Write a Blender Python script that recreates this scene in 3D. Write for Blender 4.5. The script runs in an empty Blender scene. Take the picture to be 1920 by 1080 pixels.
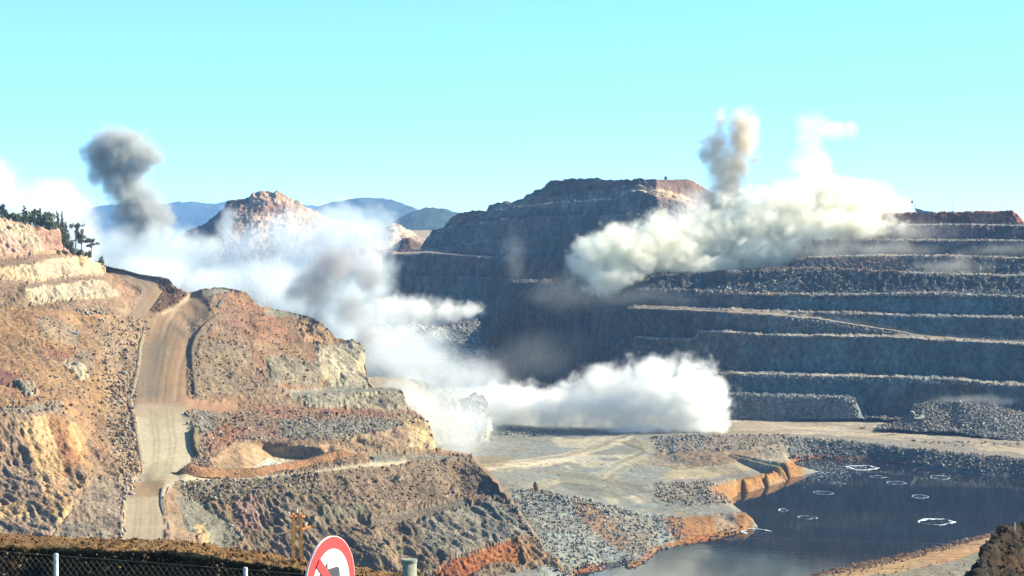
import bpy, bmesh, math, random
import numpy as np
from mathutils import Vector, Matrix
from mathutils.geometry import delaunay_2d_cdt

# ------------------------------------------------------------------ camera, sky, sun, exposure
sc = bpy.context.scene
COL = sc.collection
F = 3583.0                                   # focal length in pixels of the 1920 px wide photograph
PITCH = math.atan(120 / F)
CP, SP = math.cos(PITCH), math.sin(PITCH)
cam = bpy.data.cameras.new('camera')
cam.sensor_width = 36.0
cam.lens = 36.0 * F / 1920
cam.clip_start, cam.clip_end = 0.5, 90000
camera = bpy.data.objects.new('camera', cam)
camera.rotation_euler = (math.pi / 2 - PITCH, 0, 0)
COL.objects.link(camera)
sc.camera = camera

SUN_EL, SUN_AZ = math.radians(30), math.radians(79)
world = bpy.data.worlds.new('World')
sc.world = world
world.use_nodes = True
wn = world.node_tree
bg = wn.nodes['Background']
sky = wn.nodes.new('ShaderNodeTexSky')
sky.sky_type = 'NISHITA'
sky.sun_disc = False
sky.sun_elevation, sky.sun_rotation = SUN_EL, SUN_AZ
sky.altitude, sky.air_density, sky.dust_density, sky.ozone_density = 3600, 1.0, 0.0, 8.0
tint = wn.nodes.new('ShaderNodeVectorMath')          # the camera's greenish white balance
tint.operation = 'MULTIPLY'
tint.inputs[1].default_value = (0.86, 1.0, 0.88)
wn.links.new(sky.outputs[0], tint.inputs[0])
wn.links.new(tint.outputs[0], bg.inputs[0])
bg.inputs[1].default_value = 0.105

sun_data = bpy.data.lights.new('sun', 'SUN')
sun_data.energy = 5.0
sun_data.angle = math.radians(0.5)
sun_data.color = (1.0, 0.925, 0.75)
sun = bpy.data.objects.new('sun', sun_data)
COL.objects.link(sun)
SUN = Vector((math.sin(SUN_AZ) * math.cos(SUN_EL), math.cos(SUN_AZ) * math.cos(SUN_EL), math.sin(SUN_EL)))
sun.rotation_euler = SUN.to_track_quat('Z', 'Y').to_euler()

sc.view_settings.view_transform = 'Standard'
sc.view_settings.look = 'None'
sc.view_settings.exposure = 1.72
sc.view_settings.gamma = 1.0
sc.cycles.use_denoising = True
sc.cycles.denoiser = 'OPENIMAGEDENOISE'
sc.cycles.denoising_input_passes = 'RGB_ALBEDO_NORMAL'
sc.cycles.max_bounces = 10
sc.cycles.diffuse_bounces = 2
sc.cycles.glossy_bounces = 2
sc.cycles.volume_bounces = 7
sc.cycles.volume_step_rate = 1.5
sc.cycles.volume_max_steps = 256

rng = np.random.default_rng(7)
random.seed(7)

# ------------------------------------------------------------------ helpers
def unproj(px, py, Y):
    """World point that stands Y metres ahead of the viewpoint on the sight line through a photo pixel."""
    px, py, Y = np.broadcast_arrays(np.asarray(px, float), np.asarray(py, float), np.asarray(Y, float))
    u = (px - 960) / F
    v = -(py - 540) / F
    dy = CP + v * SP
    dz = v * CP - SP
    return np.stack([u / dy * Y, Y, dz / dy * Y], -1)

def P(px, py, Y):
    return Vector(unproj(px, py, Y).tolist())

def on_z(px, py, z):
    """Where the sight line through a pixel meets the level z."""
    u = (px - 960) / F
    v = -(py - 540) / F
    return Vector((u, CP + v * SP, v * CP - SP)) * (z / (v * CP - SP))

def pixrow(y, z):
    return 540 - F * math.tan(math.atan2(z, y) + PITCH)

def _hash(ix, iy, iz, seed):
    h = (ix.astype(np.int64) * 374761393 + iy.astype(np.int64) * 668265263 + iz.astype(np.int64) * 2147483647 + seed * 1274126177) & 0xFFFFFFFF
    h = ((h ^ (h >> 13)) * 1274126177) & 0xFFFFFFFF
    h = ((h ^ (h >> 16)) * 2246822519) & 0xFFFFFFFF
    return (h ^ (h >> 15)) & 0xFFFFFF

def vnoise(p, seed=0):
    i = np.floor(p)
    f = p - i
    f = f * f * (3 - 2 * f)
    i = i.astype(np.int64)
    out = 0
    for dx in (0, 1):
        wx = f[:, 0] if dx else 1 - f[:, 0]
        for dy in (0, 1):
            wy = f[:, 1] if dy else 1 - f[:, 1]
            for dz in (0, 1):
                wz = f[:, 2] if dz else 1 - f[:, 2]
                out = out + wx * wy * wz * _hash(i[:, 0] + dx, i[:, 1] + dy, i[:, 2] + dz, seed)
    return out / 0x7FFFFF - 1.0

def fbm(p, octaves=4, seed=0, gain=0.5):
    a, s, tot = 1.0, 0.0, 0.0
    for o in range(octaves):
        s = s + a * vnoise(p * (2.03 ** o) + 17.3 * o, seed + o)
        tot += a
        a *= gain
    return s / tot

def ridged(p, octaves=3, seed=0):
    a, s, tot = 1.0, 0.0, 0.0
    for o in range(octaves):
        s = s + a * (1 - 2 * np.abs(vnoise(p * (2.03 ** o) + 9.1 * o, seed + o)))
        tot += a
        a *= 0.5
    return s / tot

def worley(p, seed=0):
    i = np.floor(p).astype(np.int64)
    best = np.full(len(p), 9.0)
    for dx in (-1, 0, 1):
        for dy in (-1, 0, 1):
            for dz in (-1, 0, 1):
                c = i + np.array([dx, dy, dz])
                o = np.stack([_hash(c[:, 0], c[:, 1], c[:, 2], seed + k) / 0xFFFFFF for k in (11, 23, 37)], -1)
                best = np.minimum(best, ((c + o - p) ** 2).sum(-1))
    return np.sqrt(best)

def inside(poly, x, y):
    poly = np.asarray(poly, float)
    r = np.zeros(x.shape, bool)
    j = len(poly) - 1
    for i in range(len(poly)):
        xi, yi, xj, yj = poly[i, 0], poly[i, 1], poly[j, 0], poly[j, 1]
        if yi != yj:
            r ^= ((yi > y) != (yj > y)) & (x < (xj - xi) * (y - yi) / (yj - yi) + xi)
        j = i
    return r

def polyline_dist(line, x, y):
    """(distance, signed side, length along) from points to a polyline."""
    best = np.full(x.shape, 1e9)
    along = np.zeros(x.shape)
    side = np.zeros(x.shape)
    acc = 0.0
    for (ax, ay), (bx, by) in zip([q[:2] for q in line[:-1]], [q[:2] for q in line[1:]]):
        dx, dy = bx - ax, by - ay
        L = math.hypot(dx, dy) + 1e-9
        t = np.clip(((x - ax) * dx + (y - ay) * dy) / L ** 2, 0, 1)
        ex, ey = x - ax - t * dx, y - ay - t * dy
        d = np.hypot(ex, ey)
        m = d < best
        best = np.where(m, d, best)
        side = np.where(m, np.sign(dx * ey - dy * ex) * d, side)
        along = np.where(m, acc + t * L, along)
        acc += L
    return best, side, along

def dens_line(line, step=22):
    out = []
    for a, b in zip(line[:-1], line[1:]):
        n = max(1, int(math.hypot(a[0] - b[0], a[1] - b[1]) / step))
        for k in range(n):
            t = k / n
            w = (1 - t) / a[2] + t / b[2] if min(a[2], b[2]) > 0 else None
            out.append((a[0] + (b[0] - a[0]) * t, a[1] + (b[1] - a[1]) * t, 1 / w if w else a[2] + (b[2] - a[2]) * t))
    out.append(tuple(line[-1]))
    return out

class Tin:
    """Linear interpolation over the Delaunay triangles of scattered (x, y, value) points."""
    def __init__(self, pts):
        q = {}
        for x, y, v in pts:
            q[(round(x, 2), round(y, 2))] = v
        self.p = np.array([[k[0], k[1], v] for k, v in q.items()])
        vs, _e, fs, ov, _oe, _of = delaunay_2d_cdt([Vector((a, b)) for a, b, _ in self.p], [], [], 0, 1e-6)
        val = [self.p[o[0], 2] if o else np.nan for o in ov]
        self.v = np.array([[a[0], a[1], w] for a, w in zip(vs, val)])
        self.f = [f for f in fs if len(f) == 3]
    def __call__(self, x, y):
        x, y = np.asarray(x, float), np.asarray(y, float)
        sh = x.shape
        x, y = x.ravel(), y.ravel()
        out = np.full(x.shape, np.nan)
        order = np.argsort(x, kind='stable')
        xs = x[order]
        for f in self.f:
            a, b, c = self.v[list(f)]
            d = (b[1] - c[1]) * (a[0] - c[0]) + (c[0] - b[0]) * (a[1] - c[1])
            if abs(d) < 1e-9:
                continue
            i0 = np.searchsorted(xs, min(a[0], b[0], c[0]) - 1e-6)
            i1 = np.searchsorted(xs, max(a[0], b[0], c[0]) + 1e-6)
            if i1 <= i0:
                continue
            idx = order[i0:i1]
            X, Y = x[idx], y[idx]
            l0 = ((b[1] - c[1]) * (X - c[0]) + (c[0] - b[0]) * (Y - c[1])) / d
            l1 = ((c[1] - a[1]) * (X - c[0]) + (a[0] - c[0]) * (Y - c[1])) / d
            l2 = 1 - l0 - l1
            m = (l0 > -1e-4) & (l1 > -1e-4) & (l2 > -1e-4)
            out[idx[m]] = l0[m] * a[2] + l1[m] * b[2] + l2[m] * c[2]
        bad = np.where(np.isnan(out))[0]
        for s in range(0, len(bad), 4000):
            k = bad[s:s + 4000]
            d = (self.p[None, :, 0] - x[k, None]) ** 2 + (self.p[None, :, 1] - y[k, None]) ** 2
            out[k] = self.p[d.argmin(1), 2]
        return out.reshape(sh)

def blur(a, n):
    for _ in range(n):
        p = np.pad(a, [(1, 1), (1, 1)] + [(0, 0)] * (a.ndim - 2), mode='edge')
        a = (p[:-2, 1:-1] + p[2:, 1:-1] + p[1:-1, :-2] + p[1:-1, 2:] + 4 * a) / 8
    return a

def srgb(h):
    h = h.lstrip('#')
    return tuple((((int(h[i:i + 2], 16) / 255) + 0.055) / 1.055) ** 2.4 if int(h[i:i + 2], 16) > 10 else int(h[i:i + 2], 16) / 255 / 12.92 for i in (0, 2, 4))

def setp(o, label=None, cat=None, group=None, kind=None):
    if label: o['label'] = label
    if cat: o['category'] = cat
    if group: o['group'] = group
    if kind: o['kind'] = kind
    return o

def new_obj(name, me, mat=None, parent=None):
    o = bpy.data.objects.new(name, me)
    COL.objects.link(o)
    if mat: me.materials.append(mat)
    if parent: o.parent = parent
    return o

def np_mesh(name, verts, faces, cols=None, smooth=True):
    """verts n x 3, faces m x k (k = 3 or 4), one colour per vertex."""
    verts = np.ascontiguousarray(verts, np.float32)
    faces = np.ascontiguousarray(faces, np.int32)
    me = bpy.data.meshes.new(name)
    me.vertices.add(len(verts))
    me.vertices.foreach_set('co', verts.ravel())
    k = faces.shape[1]
    me.loops.add(faces.size)
    me.loops.foreach_set('vertex_index', faces.ravel())
    me.polygons.add(len(faces))
    me.polygons.foreach_set('loop_start', np.arange(0, faces.size, k, dtype=np.int32))
    me.polygons.foreach_set('use_smooth', np.full(len(faces), smooth))
    if cols is not None:
        at = me.attributes.new('Tint', 'FLOAT_COLOR', 'POINT')
        c4 = np.ones((len(verts), 4), np.float32)
        c4[:, :3] = cols
        at.data.foreach_set('color', c4.ravel())
    me.update(calc_edges=True)
    return me

def sub_mesh(name, verts, faces, cols, smooth=True):
    used = np.unique(faces)
    remap = np.full(len(verts), -1)
    remap[used] = np.arange(len(used))
    return np_mesh(name, verts[used], remap[faces], cols[used], smooth)

# ------------------------------------------------------------------ materials
def ground_mat(name, stretch=(1, 1, 1), scale=0.5, contrast=0.5, bump=0.6, dist=0.6, rough=1.0, fine=2.2, stones=0.35):
    m = bpy.data.materials.new(name)
    m.use_nodes = True
    t = m.node_tree
    b = t.nodes['Principled BSDF']
    N, K = t.nodes.new, t.links.new
    b.inputs['Roughness'].default_value = rough
    b.inputs['Specular IOR Level'].default_value = 0.1
    at = N('ShaderNodeAttribute'); at.attribute_name = 'Tint'
    co = N('ShaderNodeTexCoord')
    mp = N('ShaderNodeMapping'); mp.inputs['Scale'].default_value = stretch
    K(co.outputs['Object'], mp.inputs['Vector'])
    n1 = N('ShaderNodeTexNoise'); n1.inputs['Scale'].default_value = scale; n1.inputs['Detail'].default_value = 5; n1.inputs['Roughness'].default_value = 0.65
    K(mp.outputs[0], n1.inputs['Vector'])
    n2 = N('ShaderNodeTexVoronoi'); n2.feature = 'F1'; n2.inputs['Scale'].default_value = scale * fine
    K(mp.outputs[0], n2.inputs['Vector'])
    n3 = N('ShaderNodeTexNoise'); n3.inputs['Scale'].default_value = scale * 0.12; n3.inputs['Detail'].default_value = 3
    K(mp.outputs[0], n3.inputs['Vector'])
    r1 = N('ShaderNodeMapRange'); r1.inputs[1].default_value = 0.3; r1.inputs[2].default_value = 0.7; r1.inputs[3].default_value = 1 - contrast; r1.inputs[4].default_value = 1 + contrast
    K(n1.outputs['Fac'], r1.inputs[0])
    mul = N('ShaderNodeVectorMath'); mul.operation = 'SCALE'
    K(at.outputs['Color'], mul.inputs[0]); K(r1.outputs[0], mul.inputs['Scale'])
    sep = N('ShaderNodeSeparateColor'); K(n2.outputs['Color'], sep.inputs[0])
    r2 = N('ShaderNodeMapRange'); r2.inputs[3].default_value = 1 - stones; r2.inputs[4].default_value = 1 + stones
    K(sep.outputs[0], r2.inputs[0])
    mul2 = N('ShaderNodeVectorMath'); mul2.operation = 'SCALE'
    K(mul.outputs[0], mul2.inputs[0]); K(r2.outputs[0], mul2.inputs['Scale'])
    hs = N('ShaderNodeHueSaturation')
    r3 = N('ShaderNodeMapRange'); r3.inputs[1].default_value = 0.3; r3.inputs[2].default_value = 0.7; r3.inputs[3].default_value = 0.492; r3.inputs[4].default_value = 0.508
    K(n3.outputs['Fac'], r3.inputs[0]); K(r3.outputs[0], hs.inputs['Hue']); K(mul2.outputs[0], hs.inputs['Color'])
    K(hs.outputs[0], b.inputs['Base Color'])
    ad = N('ShaderNodeMath'); ad.operation = 'MULTIPLY_ADD'
    K(n2.outputs['Distance'], ad.inputs[0]); ad.inputs[1].default_value = -0.5; K(n1.outputs['Fac'], ad.inputs[2])
    bp = N('ShaderNodeBump'); bp.inputs['Strength'].default_value = bump; bp.inputs['Distance'].default_value = dist
    K(ad.outputs[0], bp.inputs['Height']); K(bp.outputs[0], b.inputs['Normal'])
    return m

def plain_mat(name, col, rough=0.6, metal=0.0, vary=0.12, scale=6.0, bump=0.0):
    m = bpy.data.materials.new(name)
    m.use_nodes = True
    t = m.node_tree
    b = t.nodes['Principled BSDF']
    b.inputs['Roughness'].default_value = rough
    b.inputs['Metallic'].default_value = metal
    co = t.nodes.new('ShaderNodeTexCoord')
    n = t.nodes.new('ShaderNodeTexNoise'); n.inputs['Scale'].default_value = scale; n.inputs['Detail'].default_value = 4
    t.links.new(co.outputs['Object'], n.inputs['Vector'])
    r = t.nodes.new('ShaderNodeMapRange'); r.inputs[1].default_value = 0.3; r.inputs[2].default_value = 0.7; r.inputs[3].default_value = 1 - vary; r.inputs[4].default_value = 1 + vary
    t.links.new(n.outputs['Fac'], r.inputs[0])
    mu = t.nodes.new('ShaderNodeVectorMath'); mu.operation = 'SCALE'; mu.inputs[0].default_value = col
    t.links.new(r.outputs[0], mu.inputs['Scale']); t.links.new(mu.outputs[0], b.inputs['Base Color'])
    if bump:
        bp = t.nodes.new('ShaderNodeBump'); bp.inputs['Strength'].default_value = bump; bp.inputs['Distance'].default_value = 0.02
        t.links.new(n.outputs['Fac'], bp.inputs['Height']); t.links.new(bp.outputs[0], b.inputs['Normal'])
    return m

def tint_mat(name, rough=0.9):
    m = bpy.data.materials.new(name)
    m.use_nodes = True
    t = m.node_tree
    b = t.nodes['Principled BSDF']
    b.inputs['Roughness'].default_value = rough
    b.inputs['Specular IOR Level'].default_value = 0.15
    at = t.nodes.new('ShaderNodeAttribute'); at.attribute_name = 'Tint'
    n = t.nodes.new('ShaderNodeTexNoise'); n.inputs['Scale'].default_value = 1.2; n.inputs['Detail'].default_value = 3
    co = t.nodes.new('ShaderNodeTexCoord'); t.links.new(co.outputs['Object'], n.inputs['Vector'])
    r = t.nodes.new('ShaderNodeMapRange'); r.inputs[1].default_value = 0.3; r.inputs[2].default_value = 0.7; r.inputs[3].default_value = 0.75; r.inputs[4].default_value = 1.25
    t.links.new(n.outputs['Fac'], r.inputs[0])
    mu = t.nodes.new('ShaderNodeVectorMath'); mu.operation = 'SCALE'
    t.links.new(at.outputs['Color'], mu.inputs[0]); t.links.new(r.outputs[0], mu.inputs['Scale']); t.links.new(mu.outputs[0], b.inputs['Base Color'])
    return m

M_ROCK = ground_mat('rock_ground', (1, 1, 1), 0.45, 0.34, 0.8, 0.8, stones=0.18)
M_WALL = ground_mat('blasted_rock', (1, 1, 0.6), 0.26, 0.4, 0.8, 0.9, fine=2.6, stones=0.22)
M_FAR = ground_mat('far_rock', (1, 1, 0.35), 0.16, 0.4, 0.6, 1.5, stones=0.2)
M_ROAD = ground_mat('packed_earth', (1, 1, 1), 0.5, 0.12, 0.35, 0.15, stones=0.06)
M_FLOOR = ground_mat('pit_dust', (1, 1, 1), 0.45, 0.28, 0.6, 0.35, stones=0.16)
M_STONE = tint_mat('loose_stone')

# ------------------------------------------------------------------ terrain sheets
STY = {  # big, middle and small relief in metres, and how much it runs down the slope
    'cliff': (2.2, 1.5, 0.45, 0.92), 'slope': (0.8, 0.8, 0.55, 0.6), 'scree': (0.9, 0.7, 0.35, 0.75),
    'bluff': (0.6, 1.0, 0.6, 0.9), 'bench': (0.3, 0.2, 0.2, 0.0), 'road': (0.0, 0.05, 0.03, 0.0), 'wall': (1.0, 1.25, 0.6, 0.9), 'hill': (2.6, 1.7, 0.7, 0.8)}

def build_sheet(name, PX, PY, Y, base, style, zones, mat, streak=None, split=None, skirt=(20, -1.5, 90, -50), label=None, seed=0, cvar=0.28, scale=1.0, extra=None, pos=None, road_mat=None):
    """A grid of ground points (rows from far to near) given its relief, its patches of colour and a back side; faces of zones with an 'obj' go into an object of that name."""
    R, C = PX.shape
    pos = unproj(PX, PY, Y) if pos is None else pos
    flat = pos.reshape(-1, 3)
    gy, gx = np.gradient(pos, axis=0), np.gradient(pos, axis=1)
    nrm = np.cross(gx, gy)
    nrm[~np.isfinite(nrm)] = 0
    nrm = blur(nrm / (np.linalg.norm(nrm, axis=-1, keepdims=True) + 1e-9), 2)
    nrm /= np.linalg.norm(nrm, axis=-1, keepdims=True) + 1e-9
    flip = (nrm * pos).sum(-1) > 0
    nrm[flip] *= -1
    s = np.array(streak if streak is not None else (0, 0, 1.0))
    s = s / np.linalg.norm(s)
    jit = fbm(flat * 0.06, 3, seed + 3)
    jit2 = fbm(flat * 0.06 + 55, 3, seed + 4)
    col = np.tile(np.array(base, float), (R, C, 1))
    sty = np.tile(np.array(STY[style], float), (R, C, 1))
    tag = np.zeros((R, C), int)
    names = ['']
    smooth_mask = np.zeros((R, C))
    for z in zones:
        jj = z.get('jit', 7)
        x = PX + (jit * jj).reshape(R, C)
        y = PY + (jit2 * jj * 0.8).reshape(R, C)
        if 'line' in z:
            d, side, al = polyline_dist(z['line'], x, y)
            half = np.interp(al, np.linspace(0, al.max() + 1e-6, len(z['half'])), z['half']) if isinstance(z['half'], (list, tuple)) else z['half']
            m = d < half
        else:
            m = inside(z['poly'], x, y)
        if 'patch' in z:
            m &= (fbm(flat * z['patch'][0], 3, seed + 31).reshape(R, C) > z['patch'][1])
        k = z.get('mix', 1.0)
        if 'col' in z:
            c = np.array(z['col'])
            if 'line' in z and z.get('tracks'):
                tr = vnoise(np.stack([side.ravel() * 0.33, al.ravel() * 0.012, 0 * al.ravel()], -1), seed + 8).reshape(R, C) + 0.6 * vnoise(np.stack([side.ravel() * 0.12, al.ravel() * 0.008, 0 * al.ravel() + 5], -1), seed + 9).reshape(R, C)
                c = c[None, None] * (1 + z['tracks'] * tr[..., None])
                col = np.where(m[..., None], c, col)
            else:
                col = np.where(m[..., None], col * (1 - k) + c * k, col)
        if 'style' in z:
            sty = np.where(m[..., None], np.array(STY[z['style']]), sty)
        if z.get('obj') == '':
            tag[m] = 0
        elif 'obj' in z:
            names.append(z['obj'])
            tag[m] = len(names) - 1
    col = blur(col, 2)
    sty = blur(sty, 3)
    roadish = blur((sty[..., 1] < 0.12).astype(float), 1)
    run = sty[..., 3].ravel()[:, None]
    q = flat - s * (flat @ s)[:, None] * (run * 0.86)
    q = q + (np.stack([jit, jit2, jit - jit2], -1) * 2.5)
    q = q / scale
    big = ridged(q * 0.075, 3, seed + 5) - 0.15
    mid = ridged(q * 0.24 + 3, 3, seed + 6) - 0.15
    wor = worley(q * 0.55, seed + 7)
    mid = 0.65 * mid + 0.55 * (ridged(q * 0.47 + 41, 2, seed + 21) - 0.1)
    sml = fbm(flat / scale * 0.9, 3, seed + 8, 0.65) * 1.2 + (0.55 - wor) * 0.9
    d = sty[..., 0].ravel() * big + sty[..., 1].ravel() * mid + sty[..., 2].ravel() * sml
    P3 = (flat + nrm.reshape(-1, 3) * (d * scale ** 0.5)[:, None]).reshape(R, C, 3)
    cv = fbm(q * 0.11 + 7, 4, seed + 12)
    cv2 = fbm(flat / scale * 0.5 + 31, 3, seed + 13)
    hv = fbm(q * 0.045 + 71, 3, seed + 14)
    cv = cv + 0.75 * np.clip(run.ravel() - 0.35, 0, 1) * ridged(q * 0.33 + 13, 2, seed + 15)  # streaks down steep faces: rock layers, and rib shadows carried by the colour
    amt = (1 - 0.8 * roadish.ravel())
    f = 1 + amt * (cvar * 1.3 * cv + cvar * 0.8 * cv2)
    warm = amt * hv * 0.12
    cc = col.reshape(-1, 3) * f[:, None] * np.stack([1 + warm, 1 + 0 * warm, 1 - warm * 1.3], -1)
    cc = np.clip(cc, 0.01, 0.9)
    if extra is not None:
        P3 = extra(P3, PX, PY)
    cc3 = cc.reshape(R, C, 3)
    for r in range(R - 2, -1, -1):           # rows folded onto the top edge
        m = np.abs(PY[r + 1] - PY[r]) < 1e-6
        P3[r, m] = P3[r + 1, m]; cc3[r, m] = cc3[r + 1, m]
    cc = cc3.reshape(-1, 3)
    V = P3.reshape(-1, 3)
    idx = np.arange(R * C).reshape(R, C)
    quads = np.stack([idx[:-1, :-1], idx[1:, :-1], idx[1:, 1:], idx[:-1, 1:]], -1).reshape(-1, 4)
    tq = tag[1:, :-1].ravel()
    live = (np.maximum(PY[1:, :-1] - PY[:-1, :-1], PY[1:, 1:] - PY[:-1, 1:]) > 1e-6).ravel()
    quads, tq = quads[live], tq[live]
    out = {}
    def place(nm, fs, VV, cc_, mt):
        o = new_obj(nm, sub_mesh(nm, VV, fs, cc_), mt)
        setp(o, kind='structure')
        return o
    for k in range(1, len(names)):
        sel = quads[tq == k]
        if len(sel):
            prev = out.get(names[k])
            if prev is None:
                out[names[k]] = [sel]
            else:
                prev.append(sel)
    res = {nm: place(nm, np.concatenate(fs), V, cc, road_mat or M_ROAD) for nm, fs in out.items()}
    body = quads[tq == 0]
    if skirt:
        top = P3[0]
        h = top.copy(); h[:, 2] = 0
        h /= np.linalg.norm(h, axis=1, keepdims=True)
        a = top + h * skirt[0]; a[:, 2] += skirt[1]
        b = top + h * skirt[2]; b[:, 2] += skirt[3]
        n0 = len(V)
        V = np.concatenate([V, a, b]); cc = np.concatenate([cc, cc[:C], cc[:C]])
        i = np.arange(C - 1)
        body = np.concatenate([body, np.stack([n0 + i, i, i + 1, n0 + i + 1], -1), np.stack([n0 + C + i, n0 + i, n0 + i + 1, n0 + C + i + 1], -1)])
    res[name] = place(name, body, V, cc, mat)
    if label:
        res[name]['label'] = label
    return P3, nrm, cc.reshape(-1, 3)[:R * C].reshape(R, C, 3), res

def grid_between(top, bottom, x0, x1, step=2.0, rows=None):
    """Pixel grid whose columns run from the line top to the line bottom."""
    xs = np.arange(x0, x1 + step, step)
    t = np.interp(xs, [p[0] for p in top], [p[1] for p in top])
    b = np.interp(xs, [p[0] for p in bottom], [p[1] for p in bottom])
    rw = np.arange(t.min() - step, b.max() + step, step)[:, None]
    return np.tile(xs, (len(rw), 1)), np.clip(rw, t[None], np.maximum(b, t + 0.5)[None])

def loft(lines, x0, x1, step=2.0, rstep=2.0, yfun=None):
    """Grid through successive lines of (px, py, Y) listed from far to near."""
    xs = np.arange(x0, x1 + step, step)
    L = []
    for ln in lines:
        a = np.array(ln, float)
        y = np.interp(xs, a[:, 0], a[:, 1])
        D = np.interp(xs, a[:, 0], a[:, 2]) + (yfun(xs) if yfun else 0)
        L.append((y, D))
    rows = [(L[0][0], L[0][1])]
    for (y0, d0), (y1, d1) in zip(L[:-1], L[1:]):
        n = max(1, int(np.ceil(np.abs(y1 - y0).max() / rstep)))
        for k in range(1, n + 1):
            t = k / n
            rows.append((y0 + (y1 - y0) * t, 1 / ((1 - t) / d0 + t / d1)))
    PY = np.array([r[0] for r in rows]); D = np.array([r[1] for r in rows])
    return np.tile(xs, (len(rows), 1)), PY, D

# loose rocks: small broken stones, all of one zone in one mesh
_ico = bmesh.new(); bmesh.ops.create_icosphere(_ico, subdivisions=1, radius=1.0)
ICO_V = np.array([v.co[:] for v in _ico.verts]); ICO_F = np.array([[v.index for v in f.verts] for f in _ico.faces]); _ico.free()

def rocks(points, sizes, cols, seed=1):
    r = np.random.default_rng(seed)
    n = len(points)
    k = len(ICO_V)
    ax = r.normal(size=(n, 3)); ax /= np.linalg.norm(ax, axis=1, keepdims=True)
    ang = r.uniform(0, 6.28, n)
    K = np.zeros((n, 3, 3))
    K[:, 0, 1], K[:, 0, 2], K[:, 1, 0], K[:, 1, 2], K[:, 2, 0], K[:, 2, 1] = -ax[:, 2], ax[:, 1], ax[:, 2], -ax[:, 0], -ax[:, 1], ax[:, 0]
    Rm = np.eye(3) + np.sin(ang)[:, None, None] * K + (1 - np.cos(ang))[:, None, None] * (K @ K)
    sc3 = r.uniform(0.55, 1.15, (n, 1, 3))
    vv = ICO_V[None] * sc3 * r.uniform(0.72, 1.2, (n, k, 1))
    vv = np.einsum('nij,nkj->nki', Rm, vv) * np.asarray(sizes)[:, None, None] + np.asarray(points)[:, None, :]
    ff = (ICO_F[None] + (np.arange(n) * k)[:, None, None]).reshape(-1, 3)
    return vv.reshape(-1, 3), ff, np.repeat(np.asarray(cols), k, axis=0)

class Heap:
    """Collects rocks of one stretch of rubble."""
    def __init__(self): self.v, self.f, self.c, self.n = [], [], [], 0
    def add(self, pts, sizes, cols, seed):
        v, f, c = rocks(pts, sizes, cols, seed)
        self.v.append(v); self.f.append(f + self.n); self.c.append(c); self.n += len(v)
    def build(self, name, label):
        me = np_mesh(name, np.concatenate(self.v), np.concatenate(self.f), np.concatenate(self.c), smooth=False)
        o = new_obj(name, me, M_STONE)
        setp(o, label=label, cat='rubble', kind='stuff')
        return o

def scatter(heap, sheet, PX, PY, poly, n, size=(0.35, 1.3), cols=((0.25, 0.22, 0.18),), seed=0, power=2.2, sink=0.15):
    P3 = sheet
    m = inside(poly, PX, PY) if poly is not None else np.ones(PX.shape, bool)
    idx = np.argwhere(m)
    if not len(idx):
        return
    r = np.random.default_rng(seed)
    pick = idx[r.integers(0, len(idx), n)]
    p = P3[pick[:, 0], pick[:, 1]] + r.normal(0, 0.35, (n, 3)) * (1, 1, 0)
    s = size[0] + (size[1] - size[0]) * r.random(n) ** power
    p[:, 2] += s * (0.5 - sink)
    c = np.array(cols)[r.integers(0, len(cols), n)] * r.uniform(0.7, 1.3, (n, 1))
    heap.add(p, s, c, seed + 1)

# ------------------------------------------------------------------ colours of the ground (albedo)
ALB = 0.425
def A(h, k=1.0):
    r_, g_, b_ = srgb(h)
    l_ = 0.3 * r_ + 0.6 * g_ + 0.1 * b_
    r_, g_, b_ = [c * 0.88 + l_ * 0.12 for c in (r_, g_, b_)]
    return (r_ * ALB * k, g_ * ALB * k * 0.975, b_ * ALB * k * 0.98)

TAN, BROWN, RUST, OCHRE = A('c4a078'), A('a98a66'), A('b9825a'), A('e8bc60')
PALE, CREAM, PINK = A('dccaa0'), A('f2dcae'), A('d2a488')
GREEN, GREY, DARK = A('b4b696'), A('a2a294'), A('86786a')
ROADC, RAMPC, GREYROAD = A('ba986a'), A('dccba0'), A('a89c80')

# ------------------------------------------------------------------ distant hills
def ridge(name, top, Y, depth, col, seed, step=3, amp=60, label=None):
    foot = [(p[0], 462, Y - depth) for p in top]
    mid = [(p[0], p[1] * 0.45 + 462 * 0.55, Y - depth * 0.5) for p in top]
    lines = [[(p[0], p[1], Y) for p in top], mid, foot]
    PX, PY, D = loft(lines, top[0][0], top[-1][0], step, 3)
    pos = unproj(PX, PY, D)
    fl = pos.reshape(-1, 3)
    k = Y / 8000
    d = ridged(fl / (420 * k), 4, seed) * amp * k + fbm(fl / (60 * k), 3, seed + 3) * amp * 0.5 * k + fbm(fl / (22 * k), 2, seed + 5) * amp * 0.3 * k
    fl = fl + d[:, None] * np.array([0.3, -0.6, 0.35])
    R, C = PX.shape
    pos = fl.reshape(R, C, 3)
    back = pos[0] + np.array([0, depth * 1.5, -300 * k])
    V = np.concatenate([pos.reshape(-1, 3), back])
    idx = np.arange(R * C).reshape(R, C)
    q = np.stack([idx[:-1, :-1], idx[1:, :-1], idx[1:, 1:], idx[:-1, 1:]], -1).reshape(-1, 4)
    i = np.arange(C - 1)
    q = np.concatenate([q, np.stack([R * C + i, i, i + 1, R * C + i + 1], -1)])
    c = np.tile(np.array(col), (len(V), 1)) * (1 + 0.6 * fbm(V / (90 * k), 4, seed + 9))[:, None]
    o = new_obj(name, np_mesh(name, V, q, c), M_FAR)
    setp(o, label, kind='structure')
    return o

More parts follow.
